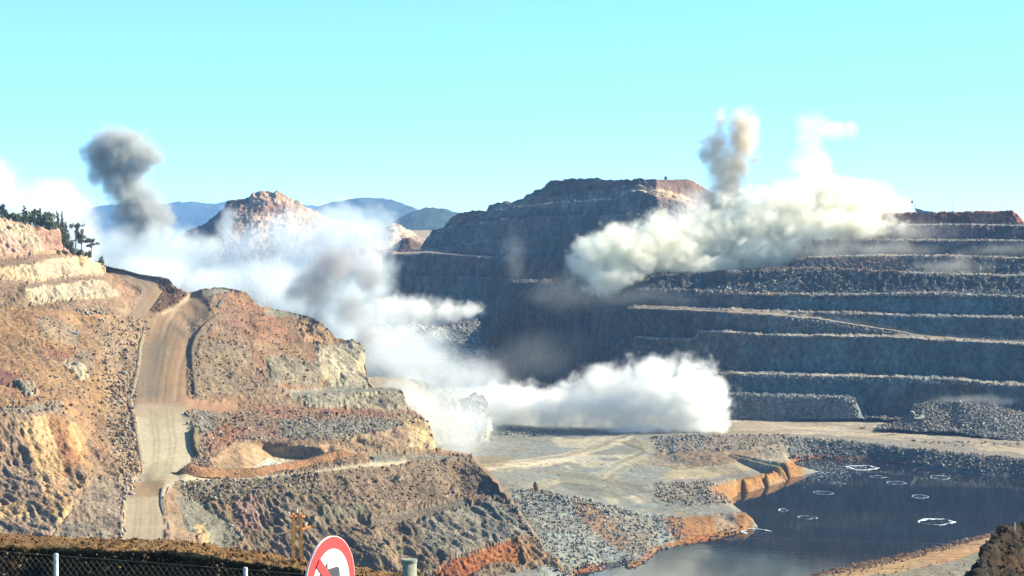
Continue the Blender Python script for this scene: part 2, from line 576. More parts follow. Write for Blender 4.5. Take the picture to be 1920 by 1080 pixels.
FOREST = (0.03, 0.042, 0.03)
ridge('distant_hill', [(-60, 420), (40, 404), (110, 402), (150, 400), (190, 393), (235, 390), (280, 385), (330, 382), (382, 383), (424, 386), (470, 390), (520, 388), (562, 384), (620, 388), (680, 398), (740, 420)], 12500, 2600, FOREST, 3, label='long flat blue wooded ridge on the horizon')
ridge('distant_hill', [(520, 420), (560, 400), (610, 384), (640, 378), (664, 373), (690, 373), (715, 376), (742, 381), (765, 387), (783, 394), (800, 404), (840, 418), (880, 440)], 9000, 1800, FOREST, 13, label='blue wooded hill with a rounded top beyond the pit')
ridge('distant_hill', [(690, 440), (725, 426), (742, 414), (760, 404), (778, 397), (795, 393), (815, 392), (838, 395), (862, 402), (890, 412), (930, 430)], 5600, 1200, (0.032, 0.045, 0.03), 23, label='darker wooded hill in front of the blue one')

# base land under everything, out to the horizon
xs = np.array([-60000, -9000, -3000, -1200, 1200, 3000, 9000, 60000], float)
ys = np.array([-3000, 0, 1500, 2600, 3600, 9000, 30000, 80000], float)
gx, gy = np.meshgrid(xs, ys)
gz = np.where(gy > 3000, -112.0, -150.0)
idx = np.arange(gx.size).reshape(gx.shape)
fq = np.stack([idx[:-1, :-1], idx[:-1, 1:], idx[1:, 1:], idx[1:, :-1]], -1).reshape(-1, 4)
land = new_obj('terrain', np_mesh('terrain', np.stack([gx, gy, gz], -1).reshape(-1, 3), fq, np.tile(np.array([0.10, 0.10, 0.06]), (gx.size, 1))), M_FAR)
setp(land, kind='structure')

# ------------------------------------------------------------------ far rocky hill on the left of the gap
far_top = [(325, 452, 2250), (345, 440, 2240), (352, 432, 2230), (372, 427, 2220), (384, 426, 2210), (398, 413, 2210), (412, 402, 2200), (427, 391, 2200), (429, 379, 2195), (441, 375, 2190), (468, 375, 2190), (475, 363, 2190), (496, 362, 2190), (520, 363, 2190), (536, 371, 2195), (549, 379, 2200), (562, 381, 2205), (577, 392, 2215), (600, 405, 2230), (640, 416, 2260), (690, 424, 2290), (728, 428, 2300), (738, 420, 2300), (752, 422, 2300), (766, 433, 2310), (774, 440, 2320), (790, 456, 2330), (820, 470, 2340)]
far_mid = [(325, 453, 2200), (372, 440, 2180), (425, 408, 2160), (470, 400, 2150), (540, 408, 2150), (600, 430, 2170), (700, 445, 2240), (740, 438, 2250), (770, 450, 2260), (820, 471, 2280)]
far_low = [(325, 454, 2150), (400, 452, 2090), (470, 440, 2080), (540, 445, 2080), (620, 460, 2100), (740, 465, 2190), (820, 472, 2240)]
far_foot = [(325, 540, 1900), (480, 560, 1850), (620, 570, 1850), (740, 560, 1950), (820, 540, 2000)]
far_base = [(325, 690, 1760), (820, 690, 1800)]
PX, PY, D = loft([far_top, far_mid, far_low, far_foot, far_base], 326, 818, 1.5, 1.5)
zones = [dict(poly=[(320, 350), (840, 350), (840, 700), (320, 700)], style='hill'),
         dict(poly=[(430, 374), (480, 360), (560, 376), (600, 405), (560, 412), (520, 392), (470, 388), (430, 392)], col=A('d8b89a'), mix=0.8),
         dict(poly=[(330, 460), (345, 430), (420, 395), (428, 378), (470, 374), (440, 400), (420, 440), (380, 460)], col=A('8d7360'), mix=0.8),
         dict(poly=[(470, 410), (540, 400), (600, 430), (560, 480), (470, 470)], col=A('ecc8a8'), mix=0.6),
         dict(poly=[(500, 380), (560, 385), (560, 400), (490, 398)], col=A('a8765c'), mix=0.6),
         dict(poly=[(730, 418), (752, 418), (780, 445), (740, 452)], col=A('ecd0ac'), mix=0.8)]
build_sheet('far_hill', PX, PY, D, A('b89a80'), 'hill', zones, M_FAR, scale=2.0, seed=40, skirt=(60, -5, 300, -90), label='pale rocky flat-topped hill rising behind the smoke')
# the notch: pale haul slope and a dark heap before it
PX, PY, D = loft([[(765, 431, 2600), (790, 432, 2600), (860, 432, 2600)], [(765, 470, 2150), (860, 474, 2150)]], 765, 860, 2, 2)
build_sheet('dump_slope', PX, PY, D, A('d2bd98'), 'bench', [], M_FAR, seed=44, scale=2, skirt=(80, -10, 200, -60), label='smooth pale slope in the gap between the hills')
PX, PY, D = loft([[(738, 462, 1990), (755, 448, 1980), (768, 446, 1980), (782, 456, 1985), (792, 468, 1990)], [(738, 474, 1960), (792, 474, 1960)]], 738, 792, 1.5, 1.5)
build_sheet('dark_heap', PX, PY, D, A('7d6a58'), 'scree', [], M_FAR, seed=45, scale=2, skirt=(30, -3, 80, -40), label='dark heap of waste rock at the foot of the pale slope')

# ------------------------------------------------------------------ flat-topped mountain and the far pit wall under it
def mt_y(x):
    return np.interp(x, [720, 800, 1000, 1230, 1300, 1450], [110, 90, 0, -110, -90, 30])
m0 = [(715, 474), (740, 473), (760, 472), (790, 469), (803, 449), (815, 435), (830, 428), (850, 410), (868, 400), (880, 398), (911, 395), (914, 383), (930, 382), (985, 376), (990, 371), (1003, 361), (1018, 357), (1026, 346), (1034, 340), (1046, 338), (1090, 336), (1112, 336), (1138, 338), (1170, 341), (1194, 341), (1206, 338), (1222, 336), (1240, 337), (1290, 336), (1298, 339), (1312, 347), (1330, 359), (1350, 371), (1400, 395), (1460, 425)]
def mline(pts, off):
    top = np.array(m0, float)
    return [(x, max(y, np.interp(x, top[:, 0], top[:, 1])), 1800 + off) for x, y in pts for _ in (0,)]
def mdense(pts):
    p = np.array(pts, float)
    xx = np.arange(715, 1462, 4.0)
    return list(zip(xx, np.interp(xx, p[:, 0], p[:, 1])))
m1 = [(715, 474), (800, 450), (985, 377), (1000, 370), (1060, 367), (1140, 358), (1188, 350), (1200, 349), (1222, 357), (1245, 360), (1275, 366), (1300, 378), (1340, 392), (1460, 426)]
m1b = [(x, y + 1.5) for x, y in m1]
m2 = [(715, 474), (800, 450), (880, 410), (930, 394), (1000, 385), (1040, 379), (1110, 376), (1150, 374), (1185, 357), (1205, 356), (1230, 368), (1260, 374), (1285, 380), (1320, 396), (1460, 430)]
m2b = [(x, y + 2) for x, y in m2]
m3 = [(715, 474), (800, 452), (870, 425), (930, 414), (1000, 409), (1100, 405), (1180, 402), (1260, 408), (1320, 420), (1460, 440)]
m3b = [(x, y + 1.5) for x, y in m3]
m4 = [(715, 475), (800, 468), (870, 458), (905, 453), (960, 447), (1038, 445), (1076, 443), (1100, 446), (1200, 455), (1300, 465), (1460, 470)]
m4b = [(x, y + 2) for x, y in m4]
m5 = [(715, 475), (760, 473), (800, 470), (840, 474), (880, 478), (920, 480), (960, 482), (1060, 488), (1200, 500), (1460, 520)]
m5b = [(715, 480), (760, 477), (800, 474), (840, 477), (880, 481), (920, 483), (960, 485), (1060, 491), (1200, 503), (1460, 523)]
m6 = [(715, 518), (800, 517), (880, 521), (960, 524), (1060, 529), (1200, 540), (1460, 560)]
m6b = [(x, y + 2.5) for x, y in m6]
m7 = [(715, 560), (800, 563), (880, 566), (960, 568), (1060, 570), (1200, 575), (1460, 590)]
m8 = [(715, 740), (800, 740), (960, 740), (1200, 740), (1460, 740)]
ML = [(m0, 0), (m1, -10), (m1b, -30), (m2, -36), (m2b, -58), (m3, -66), (m3b, -84), (m4, -94), (m4b, -118), (m5, -124), (m5b, -160), (m6, -168), (m6b, -185), (m7, -193), (m8, -330)]
lines = [mline(mdense(p), off) for p, off in ML]
PX, PY, D = loft(lines, 716, 1455, 1.7, 1.7, mt_y)
MB = A('8c8076')
zones = [dict(poly=[(840, 400), (1190, 335), (1200, 352), (1040, 372), (860, 420)], col=A('94705c'), mix=0.8),
         dict(poly=[(1000, 345), (1100, 338), (1190, 348), (1140, 356), (1020, 366)], col=A('8a7468'), mix=0.6, patch=(0.02, 0.1)),
         dict(poly=[(900, 388), (1180, 360), (1180, 375), (950, 402)], col=A('a09a8a'), mix=0.7),
         dict(poly=[(1194, 330), (1300, 330), (1420, 400), (1300, 378), (1230, 360)], col=A('a08070'), mix=0.9, style='bench'),
         dict(poly=[(1192, 349), (1235, 355), (1275, 363), (1300, 378), (1320, 392), (1290, 384), (1240, 370), (1200, 358)], col=A('e6c8a2'), mix=0.95, jit=3),
         dict(poly=[(1290, 384), (1325, 384), (1310, 400), (1280, 390)], col=A('e8a888'), mix=0.8),
         dict(poly=[(1220, 364), (1300, 384), (1295, 388), (1215, 368)], col=A('b07c62'), mix=0.8, jit=2),
         dict(poly=[(1000, 445), (1080, 440), (1080, 470), (1000, 470)], col=A('7a7a5e'), mix=0.6),
         dict(poly=[(715, 476), (1000, 480), (1200, 500), (1200, 570), (715, 565)], col=A('7c8070'), mix=0.7),
         dict(poly=[(715, 476), (1100, 490), (1100, 560), (715, 555)], col=A('8e6a50'), mix=0.6, patch=(0.02, 0.22)),
         dict(poly=[(740, 470), (800, 467), (850, 475), (960, 482), (960, 488), (850, 480), (800, 476), (740, 480)], col=A('cbb090'), mix=0.9, jit=2, style='bench'),
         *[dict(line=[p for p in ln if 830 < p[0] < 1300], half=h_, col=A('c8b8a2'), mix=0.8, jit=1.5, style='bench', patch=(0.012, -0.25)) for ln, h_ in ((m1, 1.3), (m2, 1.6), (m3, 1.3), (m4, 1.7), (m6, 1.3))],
         dict(poly=[(1020, 490), (1060, 490), (1060, 520), (1010, 515)], col=A('c88f78'), mix=0.8, patch=(0.05, 0.0))]
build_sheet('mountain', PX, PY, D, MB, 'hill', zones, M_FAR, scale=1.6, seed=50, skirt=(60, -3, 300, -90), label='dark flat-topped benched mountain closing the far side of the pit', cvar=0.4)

# ------------------------------------------------------------------ benched wall on the right
SIL = [(848, 676), (862, 644), (872, 622), (890, 600), (908, 585), (930, 556), (945, 545), (962, 533), (1000, 531), (1040, 535), (1060, 522), (1075, 513), (1090, 511), (1112, 517), (1140, 521), (1200, 516), (1310, 511), (1340, 509), (1380, 509), (1420, 507), (1480, 500), (1492, 486), (1500, 470), (1523, 458), (1528, 432), (1545, 418), (1558, 405), (1600, 402), (1700, 400), (1722, 399), (1780, 400), (1826, 399), (1830, 397), (1898, 398), (1906, 404), (1920, 420), (1940, 428), (2100, 426), (2260, 432)]
YB = ([840, 960, 1060, 1190, 1300, 1365, 1940], [1520, 1420, 1310, 1205, 1170, 1150, 1105])
WX = np.concatenate([np.arange(850, 1942, 1.8), np.arange(1945, 2260, 4.0)])
sil = np.interp(WX, *np.array(SIL).T)
yb = np.interp(WX, *YB)
bwf = np.interp(WX, [850, 1150, 1320], [0.25, 0.35, 1.0])
H_ = [(1530, 428), (1620, 424), (1700, 423), (1800, 421), (1935, 424)]
G_ = [(1490, 457), (1540, 452), (1640, 450), (1800, 451), (1935, 452)]
F_ = [(1310, 511), (1480, 492), (1520, 483), (1640, 479), (1700, 480), (1800, 481), (1880, 483), (1935, 487)]
E_ = [(850, 677), (945, 552), (1060, 528), (1310, 514), (1440, 508), (1500, 505), (1560, 505), (1620, 508), (1690, 511), (1760, 514), (1935, 518)]
D_ = [(850, 678), (900, 610), (945, 566), (1100, 545), (1200, 546), (1270, 545), (1300, 546), (1400, 552), (1600, 553), (1760, 550), (1880, 556), (1935, 558)]
C_ = [(850, 682), (870, 652), (930, 608), (1000, 588), (1100, 580), (1190, 575), (1290, 578), (1380, 582), (1440, 585), (1500, 586), (1640, 589), (1700, 592), (1870, 596), (1935, 598)]
R_ = [(850, 684), (870, 656), (930, 612), (1000, 592), (1100, 584), (1190, 579), (1290, 582), (1380, 587), (1440, 590), (1530, 598), (1600, 609), (1680, 621), (1720, 629), (1820, 636), (1935, 642)]
B_ = [(850, 692), (930, 660), (1100, 643), (1195, 633), (1290, 637), (1302, 636), (1312, 622), (1360, 623), (1440, 629), (1600, 631), (1690, 633), (1740, 636), (1830, 641), (1935, 646)]
A_ = [(850, 730), (1000, 705), (1090, 688), (1135, 691), (1200, 700), (1300, 698), (1365, 700), (1440, 702), (1560, 705), (1700, 709), (1800, 713), (1860, 720), (1935, 724)]
S_ = [(850, 772), (1000, 760), (1300, 740), (1350, 740), (1440, 744), (1560, 746), (1596, 750), (1606, 760), (1618, 784), (1935, 790)]
T_ = [(850, 800), (1000, 800), (1300, 802), (1400, 794), (1500, 787), (1600, 785), (1700, 790), (1935, 794)]
crest = [('top', SIL, 212, 0), ('H', H_, 190, 16), ('G', G_, 168, 16), ('F', F_, 146, 16), ('E', E_, 122, 15), ('D', D_, 98, 12), ('C', C_, 78, 14), ('R', R_, 66, 8), ('B', B_, 50, 14), ('A', A_, 24, 21), ('S', S_, 5, 12), ('T', T_, 0, 0)]
rows = []
prev_y = None
for nm, ln, off, bw in crest:
    y = np.maximum(np.interp(WX, *np.array(ln).T), sil) + (0.0 if nm == 'top' else 0.05)
    if prev_y is not None:
        y = np.maximum(y, prev_y + 0.15)
    Yc = yb + off * np.interp(WX, [850, 1150, 1320], [0.5, 0.6, 1.0])
    if bw and prev_y is not None:
        z = unproj(WX, y, Yc)[:, 2]
        Yt = Yc + bw * bwf
        yt = 540 - F * np.tan(np.arctan2(z + 0.5, Yt) + PITCH)
        yt = np.clip(yt, prev_y + 0.1, y - 0.05)
        rows.append((yt, Yt))
    rows.append((y, Yc))
    prev_y = y
GY, GD = [rows[0][0]], [rows[0][1]]
for (y0, d0), (y1, d1) in zip(rows[:-1], rows[1:]):
    n = max(2, int(np.ceil(np.abs(y1 - y0).max() / 1.8)))
    for k in range(1, n + 1):
        t = k / n
        GY.append(y0 + (y1 - y0) * t); GD.append(1 / ((1 - t) / d0 + t / d1))
WPY, WD = np.array(GY), np.array(GD)
WPX = np.tile(WX, (len(GY), 1))
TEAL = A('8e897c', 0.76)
zones = [dict(poly=[(1500, 395), (1940, 395), (1940, 452), (1500, 452)], col=A('a07868'), mix=0.85),
         dict(poly=[(1640, 396), (1940, 396), (1940, 424), (1640, 422)], col=A('a8684e'), mix=0.7),
         dict(poly=[(1820, 396), (1925, 396), (1925, 424), (1800, 423)], col=A('d08a6a'), mix=0.6, patch=(0.03, -0.1)),
         dict(poly=[(1556, 486), (1600, 482), (1690, 484), (1700, 510), (1580, 508)], col=A('cfa088'), mix=0.85, style='scree'),
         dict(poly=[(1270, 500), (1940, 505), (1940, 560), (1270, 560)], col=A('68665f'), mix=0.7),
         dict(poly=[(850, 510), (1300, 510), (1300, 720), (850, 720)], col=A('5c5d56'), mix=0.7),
         dict(poly=[(1030, 515), (1075, 508), (1110, 512), (1118, 570), (1060, 600), (960, 640), (900, 650), (960, 590)], col=A('7c6446'), mix=0.7, style='cliff', jit=12),
         dict(poly=[(1090, 688), (1135, 688), (1140, 740), (1080, 740)], col=A('a89478'), mix=0.7),
         dict(poly=[(1440, 590), (1560, 600), (1700, 628), (1440, 628)], col=A('98a09c'), mix=0.7, style='scree'),
         dict(poly=[(1300, 560), (1940, 560), (1940, 790), (1300, 790)], col=A('94664c'), mix=0.7, patch=(0.025, 0.22)),
         dict(poly=[(1300, 560), (1940, 560), (1940, 790), (1300, 790)], col=A('6c9090'), mix=0.45, patch=(0.018, 0.12)),
         dict(poly=[(1290, 742), (1620, 745), (1620, 795), (1290, 800)], col=A('a2aaa0'), mix=0.7, style='scree'),
         *[dict(line=[p for p in ln if p[0] >= x0], half=7, col=A(c), mix=0.75, jit=5, patch=(0.05, -0.12)) for ln, x0, c in ((G_, 1480, '96786a'), (F_, 1300, '98826c'), (E_, 1300, '8c7c68'), (D_, 1260, '8a7c6a'), (C_, 1180, '94745c'), (B_, 1190, '8e7a66'), (A_, 1080, 'a09078'))],
         *[dict(line=[p for p in ln if p[0] >= x0], half=1.5, col=A('d6cab0'), mix=0.9, jit=1.2, style='bench') for ln, x0 in ((H_, 1530), (G_, 1490), (F_, 1500), (E_, 1690), (D_, 1380), (C_, 1190), (B_, 1195), (A_, 1090))],  # pale crest lines: bench dust, plus sunlit edges put into the colour
         dict(line=[(1180, 576), (1290, 579), (1440, 587), (1530, 594), (1600, 604), (1680, 617), (1720, 627), (1820, 634), (1940, 640)], half=[2.5, 4, 5, 5, 5], col=A('c2ae92'), style='bench', jit=1.5)]
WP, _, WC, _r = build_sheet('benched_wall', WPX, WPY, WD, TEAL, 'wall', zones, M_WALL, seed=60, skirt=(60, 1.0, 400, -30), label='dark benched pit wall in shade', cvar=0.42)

# ------------------------------------------------------------------ pit floor, spit and banks round the lake (a height field)
ZW = -125.0
shore = [(1030, 1100), (1080, 1074), (1130, 1068), (1190, 1062), (1205, 1052), (1232, 1032), (1270, 1022), (1330, 1012), (1380, 1000), (1403, 990), (1404, 980), (1397, 968), (1386, 956), (1372, 946), (1368, 936), (1376, 925), (1400, 916), (1440, 905), (1470, 893), (1479, 882), (1477, 872), (1492, 862), (1530, 858), (1580, 862), (1640, 863), (1700, 870), (1716, 876), (1800, 885), (1860, 892), (1945, 896)]
crest_l = [(985, 921, -112), (1050, 934, -112), (1110, 946, -113.5), (1160, 957, -117), (1200, 966, -119), (1245, 967, -119), (1300, 962, -119.5), (1340, 961, -119.5), (1375, 953, -119.5), (1397, 961, -119.8), (1398, 968, -120.5), (1384, 957, -119.8), (1360, 947, -119.6), (1345, 938, -119.3), (1332, 928, -119), (1326, 916, -119), (1345, 905, -119), (1380, 897, -119), (1420, 889, -119), (1450, 880, -119), (1474, 867, -119), (1470, 850, -118.5), (1480, 822, -118), (1540, 826, -118), (1600, 831, -118), (1700, 840, -118), (1760, 848, -118), (1850, 858, -118.3), (1945, 866, -118)]
pts = []
def plan(line, z=None, step=20):
    for a in dens_line([(p[0], p[1], 1.0) for p in line], step):
        pass
    out = []
    for a, b in zip(line[:-1], line[1:]):
        n = max(1, int(math.hypot(a[0] - b[0], a[1] - b[1]) / step))
        for k in range(n):
            t = k / n
            px, py = a[0] + (b[0] - a[0]) * t, a[1] + (b[1] - a[1]) * t
            zz = z if z is not None else a[2] + (b[2] - a[2]) * t
            q = on_z(px, py, zz); out.append((q.x, q.y, zz))
    l = line[-1]; q = on_z(l[0], l[1], z if z is not None else l[2]); out.append((q.x, q.y, q.z))
    return out
sh = plan(shore, ZW, 12)
pts += sh
pts += plan(crest_l, None, 12)
# floor proper
for px, py, z in [(700, 800, -112), (800, 800, -114), (900, 800, -117), (1000, 800, -118), (1100, 800, -118), (1250, 800, -118), (1400, 800, -118), (1500, 795, -118), (1600, 793, -117.5), (1700, 795, -117.5), (1850, 800, -117), (1945, 800, -117), (820, 850, -114), (900, 850, -116), (1000, 850, -117.5), (1100, 850, -118), (1200, 850, -118), (1300, 850, -118), (1400, 840, -117.5), (900, 880, -114), (1000, 880, -116.5), (1100, 890, -118), (1200, 900, -118.6), (1280, 920, -119), (1150, 930, -117.5), (1250, 940, -119), (1050, 905, -116), (960, 905, -113), (1300, 830, -116.5), (1340, 845, -116), (1600, 810, -118), (1700, 815, -118), (1850, 830, -118), (1945, 835, -118)]:
    q = on_z(px, py, z); pts.append((q.x, q.y, z))
for x, y, z in [(-150, 1400, -112), (400, 1400, -112), (150, 1400, -114), (-150, 1150, -110), (-100, 950, -112), (-60, 800, -113), (420, 1150, -115)]:
    pts.append((x, y, z))
for x, y, z in [(480, 1400, -112), (480, 1150, -116), (480, 1030, -117), (480, 960, -118), (480, 935, -126), (480, 880, -131), (480, 760, -131), (480, 700, -121), (480, 560, -117)]:
    pts.append((x, y, z))
# lower slope on the left of the lake
for px, py, z in [(1000, 960, -115), (1050, 985, -117), (1100, 990, -118), (1010, 1010, -118), (1040, 1050, -121.5), (1100, 1035, -121.5), (1150, 1010, -121), (1170, 1040, -123.3), (960, 960, -115), (980, 1050, -122), (1000, 1085, -124)]:
    q = on_z(px, py, z); pts.append((q.x, q.y, z))
# under water
for a, b in zip(sh[:-1:3], sh[3::3]):
    nx, ny = b[1] - a[1], -(b[0] - a[0])
    l = math.hypot(nx, ny) + 1e-6
    pts.append((a[0] + nx / l * 9, a[1] + ny / l * 9, -130))
for px, py in [(1300, 1060), (1450, 1040), (1450, 960), (1600, 900), (1600, 980), (1800, 920), (1800, 980), (1930, 930), (1550, 1040), (1250, 1080), (1900, 965), (1150, 1095), (1400, 1090)]:
    q = on_z(px, py, -131); pts.append((q.x, q.y, -131))
# pale land at the lower right
shore2 = [(1480, 1110), (1530, 1079), (1580, 1066), (1650, 1053), (1700, 1043), (1760, 1029), (1820, 1013), (1870, 1000), (1945, 985)]
crest2 = [(1530, 1110, -120.5), (1570, 1085, -121.5), (1640, 1066, -121.5), (1700, 1056, -121.5), (1760, 1042, -121.5), (1820, 1026, -121.5), (1870, 1012, -121.5), (1945, 998, -121.5)]
pts += plan(shore2, ZW, 14) + plan(crest2, None, 14)
for px, py in [(1450, 1085), (1560, 1050), (1690, 1022), (1800, 1000), (1880, 985)]:
    q = on_z(px, py, -129); pts.append((q.x, q.y, -129))
for px, py, z in [(1650, 1100, -119), (1750, 1080, -119), (1850, 1060, -119), (1945, 1040, -119), (1750, 1150, -117), (1945, 1120, -117)]:
    q = on_z(px, py, z); pts.append((q.x, q.y, z))
for x, y, z in [(60, 560, -128), (150, 560, -118), (260, 560, -116), (-40, 560, -126), (-40, 680, -122)]:
    pts.append((x, y, z))
gxs = np.concatenate([np.arange(-110, 320, 0.75), np.arange(320, 470, 2.0)])
gys = np.concatenate([np.arange(1300, 1150, -3.0), np.arange(1150, 575, -1.05)])
FX, FYY = np.meshgrid(gxs, gys)
FZ = blur(Tin(pts)(FX, FYY), 2)
pos = np.stack([FX, FYY, FZ], -1)
dep = FYY * CP - FZ * SP
FPX = 960 + F * FX / dep
FPY = 540 - F * (FYY * SP + FZ * CP) / dep
land_m = FZ > ZW - 0.3
FLOORC = A('a5a18c')
zones = [dict(poly=[(860, 780), (1240, 780), (1480, 860), (1330, 905), (1250, 965), (1000, 925), (840, 870)], col=A('a2a290'), style='bench', mix=1),
         dict(poly=[(1370, 775), (1945, 780), (1945, 862), (1700, 838), (1480, 822), (1370, 830)], col=A('ada48c'), style='bench', mix=1),
         dict(line=[(1380, 800), (1560, 800), (1750, 815), (1945, 840)], half=[12, 14, 18, 16], col=A('ccba96'), style='bench', tracks=0.3, jit=10),
         dict(poly=[(1040, 822), (1160, 818), (1220, 840), (1180, 880), (1080, 890), (1030, 860)], col=A('e0d6b0'), style='bench', mix=0.7, jit=16, patch=(0.06, -0.15)),
         dict(line=[(1165, 820), (1215, 840), (1210, 855), (1165, 875), (1130, 900), (1150, 930)], half=[9, 12, 13, 13, 16], col=A('b0a888'), style='bench', tracks=0.45, jit=4),
         dict(line=[(880, 880), (980, 872), (1060, 858), (1130, 836), (1180, 816)], half=[8, 10, 9, 8, 8], col=A('d6caa4'), style='bench', tracks=0.4, jit=5),
         dict(line=[(1000, 915), (1060, 900), (1120, 905), (1200, 935)], half=9, col=A('c2ba98'), style='bench', tracks=0.4, jit=5),
         dict(poly=[(880, 855), (960, 858), (950, 875), (880, 878)], col=A('a8925e'), style='bench', mix=0.6, jit=12),
         dict(poly=[(1060, 880), (1140, 900), (1230, 920), (1150, 935), (1040, 915)], col=A('8a8a74'), style='bench', mix=0.7, jit=14),
         dict(poly=[(1260, 880), (1480, 850), (1480, 868), (1340, 895), (1230, 900)], col=A('ccba8e'), style='bench', mix=0.8),
         dict(poly=[(1270, 815), (1470, 815), (1465, 855), (1300, 880), (1220, 875), (1230, 840)], col=A('a8987a'), style='scree', mix=0.9),
         dict(poly=[(1260, 845), (1440, 845), (1400, 868), (1300, 876)], col=A('b08f6a'), style='scree', mix=0.6),
         dict(poly=[(1230, 910), (1340, 905), (1370, 945), (1260, 955), (1225, 940)], col=A('a09880'), style='scree', mix=0.8),
         dict(poly=[(960, 915), (1060, 930), (1130, 950), (1260, 968), (1280, 1025), (1200, 1065), (1040, 1110), (950, 1000)], col=A('aaae9c'), style='scree', mix=1),
         dict(poly=[(1065, 935), (1100, 940), (1180, 1010), (1190, 1040), (1150, 1030), (1100, 985)], col=A('b08050'), style='scree', mix=0.8),
         dict(poly=[(1130, 960), (1230, 985), (1230, 1040), (1180, 1045)], col=A('a89678'), style='scree', mix=0.7),
         dict(poly=[(1245, 972), (1330, 967), (1396, 962), (1412, 975), (1410, 1000), (1330, 1020), (1270, 1028)], col=A('b8844c'), style='bluff', mix=1, jit=3),
         dict(poly=[(1345, 962), (1380, 958), (1385, 1000), (1340, 1000)], col=A('b8a890'), style='bluff', mix=0.7),
         dict(line=shore[1:8], half=6, col=A('c07a3a'), mix=1, style='scree', jit=3),
         dict(poly=[(1326, 918), (1348, 908), (1382, 900), (1424, 892), (1466, 871), (1500, 852), (1510, 890), (1400, 930), (1365, 948)], col=A('c08c4c'), style='bluff', mix=1, jit=3),
         dict(poly=[(1480, 824), (1700, 842), (1945, 868), (1945, 900), (1700, 874), (1480, 862)], col=A('7c8078'), style='scree', mix=1),
         dict(line=[(1490, 860), (1530, 857), (1580, 860), (1640, 862), (1710, 872)], half=3, col=A('b0683c'), style='scree', jit=2),
         dict(poly=[(1480, 1120), (1540, 1070), (1700, 1035), (1945, 975), (1945, 1200), (1480, 1200)], col=A('aca282'), style='bench', mix=1),
         dict(line=[(1560, 1085), (1640, 1068), (1720, 1052), (1800, 1035), (1880, 1012)], half=[6, 12, 14, 12], col=A('dcae6c'), style='bench', jit=6),
         dict(line=[(1500, 1090), (1545, 1074), (1640, 1056), (1720, 1038), (1800, 1018), (1870, 1000)], half=5, col=A('8a6440'), style='scree', jit=3)]
FP, _, FC, fl_res = build_sheet('pit_floor', FPX, FPY, None, FLOORC, 'bench', zones, M_FLOOR, seed=70, skirt=None, pos=pos, scale=0.6, label='dusty grey-green floor of the pit round the lake', cvar=0.2)

# water
wv = [(-60, 540, ZW), (468, 540, ZW), (468, 1120, ZW), (-60, 1120, ZW)]
wm = bpy.data.materials.new('lake_water'); wm.use_nodes = True
t = wm.node_tree; b = t.nodes['Principled BSDF']
b.inputs['Base Color'].default_value = (0.012, 0.013, 0.018, 1)
b.inputs['Roughness'].default_value = 0.03
b.inputs['IOR'].default_value = 1.33
co = t.nodes.new('ShaderNodeTexCoord')
wva = t.nodes.new('ShaderNodeTexNoise'); wva.inputs['Scale'].default_value = 0.35; wva.inputs['Detail'].default_value = 4
wvb = t.nodes.new('ShaderNodeTexWave'); wvb.wave_type = 'RINGS'; wvb.rings_direction = 'Z'; wvb.inputs['Scale'].default_value = 0.16; wvb.inputs['Distortion'].default_value = 1.2
mpn = t.nodes.new('ShaderNodeMapping')
rc = on_z(1500, 1005, ZW)
mpn.inputs['Location'].default_value = (-rc.x, -rc.y, 0)
t.links.new(co.outputs['Object'], mpn.inputs['Vector']); t.links.new(mpn.outputs[0], wvb.inputs['Vector'])
t.links.new(co.outputs['Object'], wva.inputs['Vector'])
gl = t.nodes.new('ShaderNodeVectorMath'); gl.operation = 'LENGTH'; t.links.new(mpn.outputs[0], gl.inputs[0])
fall = t.nodes.new('ShaderNodeMapRange'); fall.inputs[1].default_value = 4; fall.inputs[2].default_value = 45; fall.inputs[3].default_value = 0.35; fall.inputs[4].default_value = 0.0
t.links.new(gl.outputs['Value'], fall.inputs[0])
mu = t.nodes.new('ShaderNodeMath'); mu.operation = 'MULTIPLY'; t.links.new(wvb.outputs['Fac'], mu.inputs[0]); t.links.new(fall.outputs[0], mu.inputs[1])
ad = t.nodes.new('ShaderNodeMath'); ad.operation = 'ADD'; t.links.new(wva.outputs['Fac'], ad.inputs[0]); t.links.new(mu.outputs[0], ad.inputs[1])
bp = t.nodes.new('ShaderNodeBump'); bp.inputs['Strength'].default_value = 0.13; bp.inputs['Distance'].default_value = 0.12
t.links.new(ad.outputs[0], bp.inputs['Height']); t.links.new(bp.outputs[0], b.inputs['Normal'])
water = new_obj('water', np_mesh('water', np.array(wv), np.array([[0, 1, 2, 3]])), wm)
setp(water, 'dark still lake at the bottom of the pit', kind='structure')

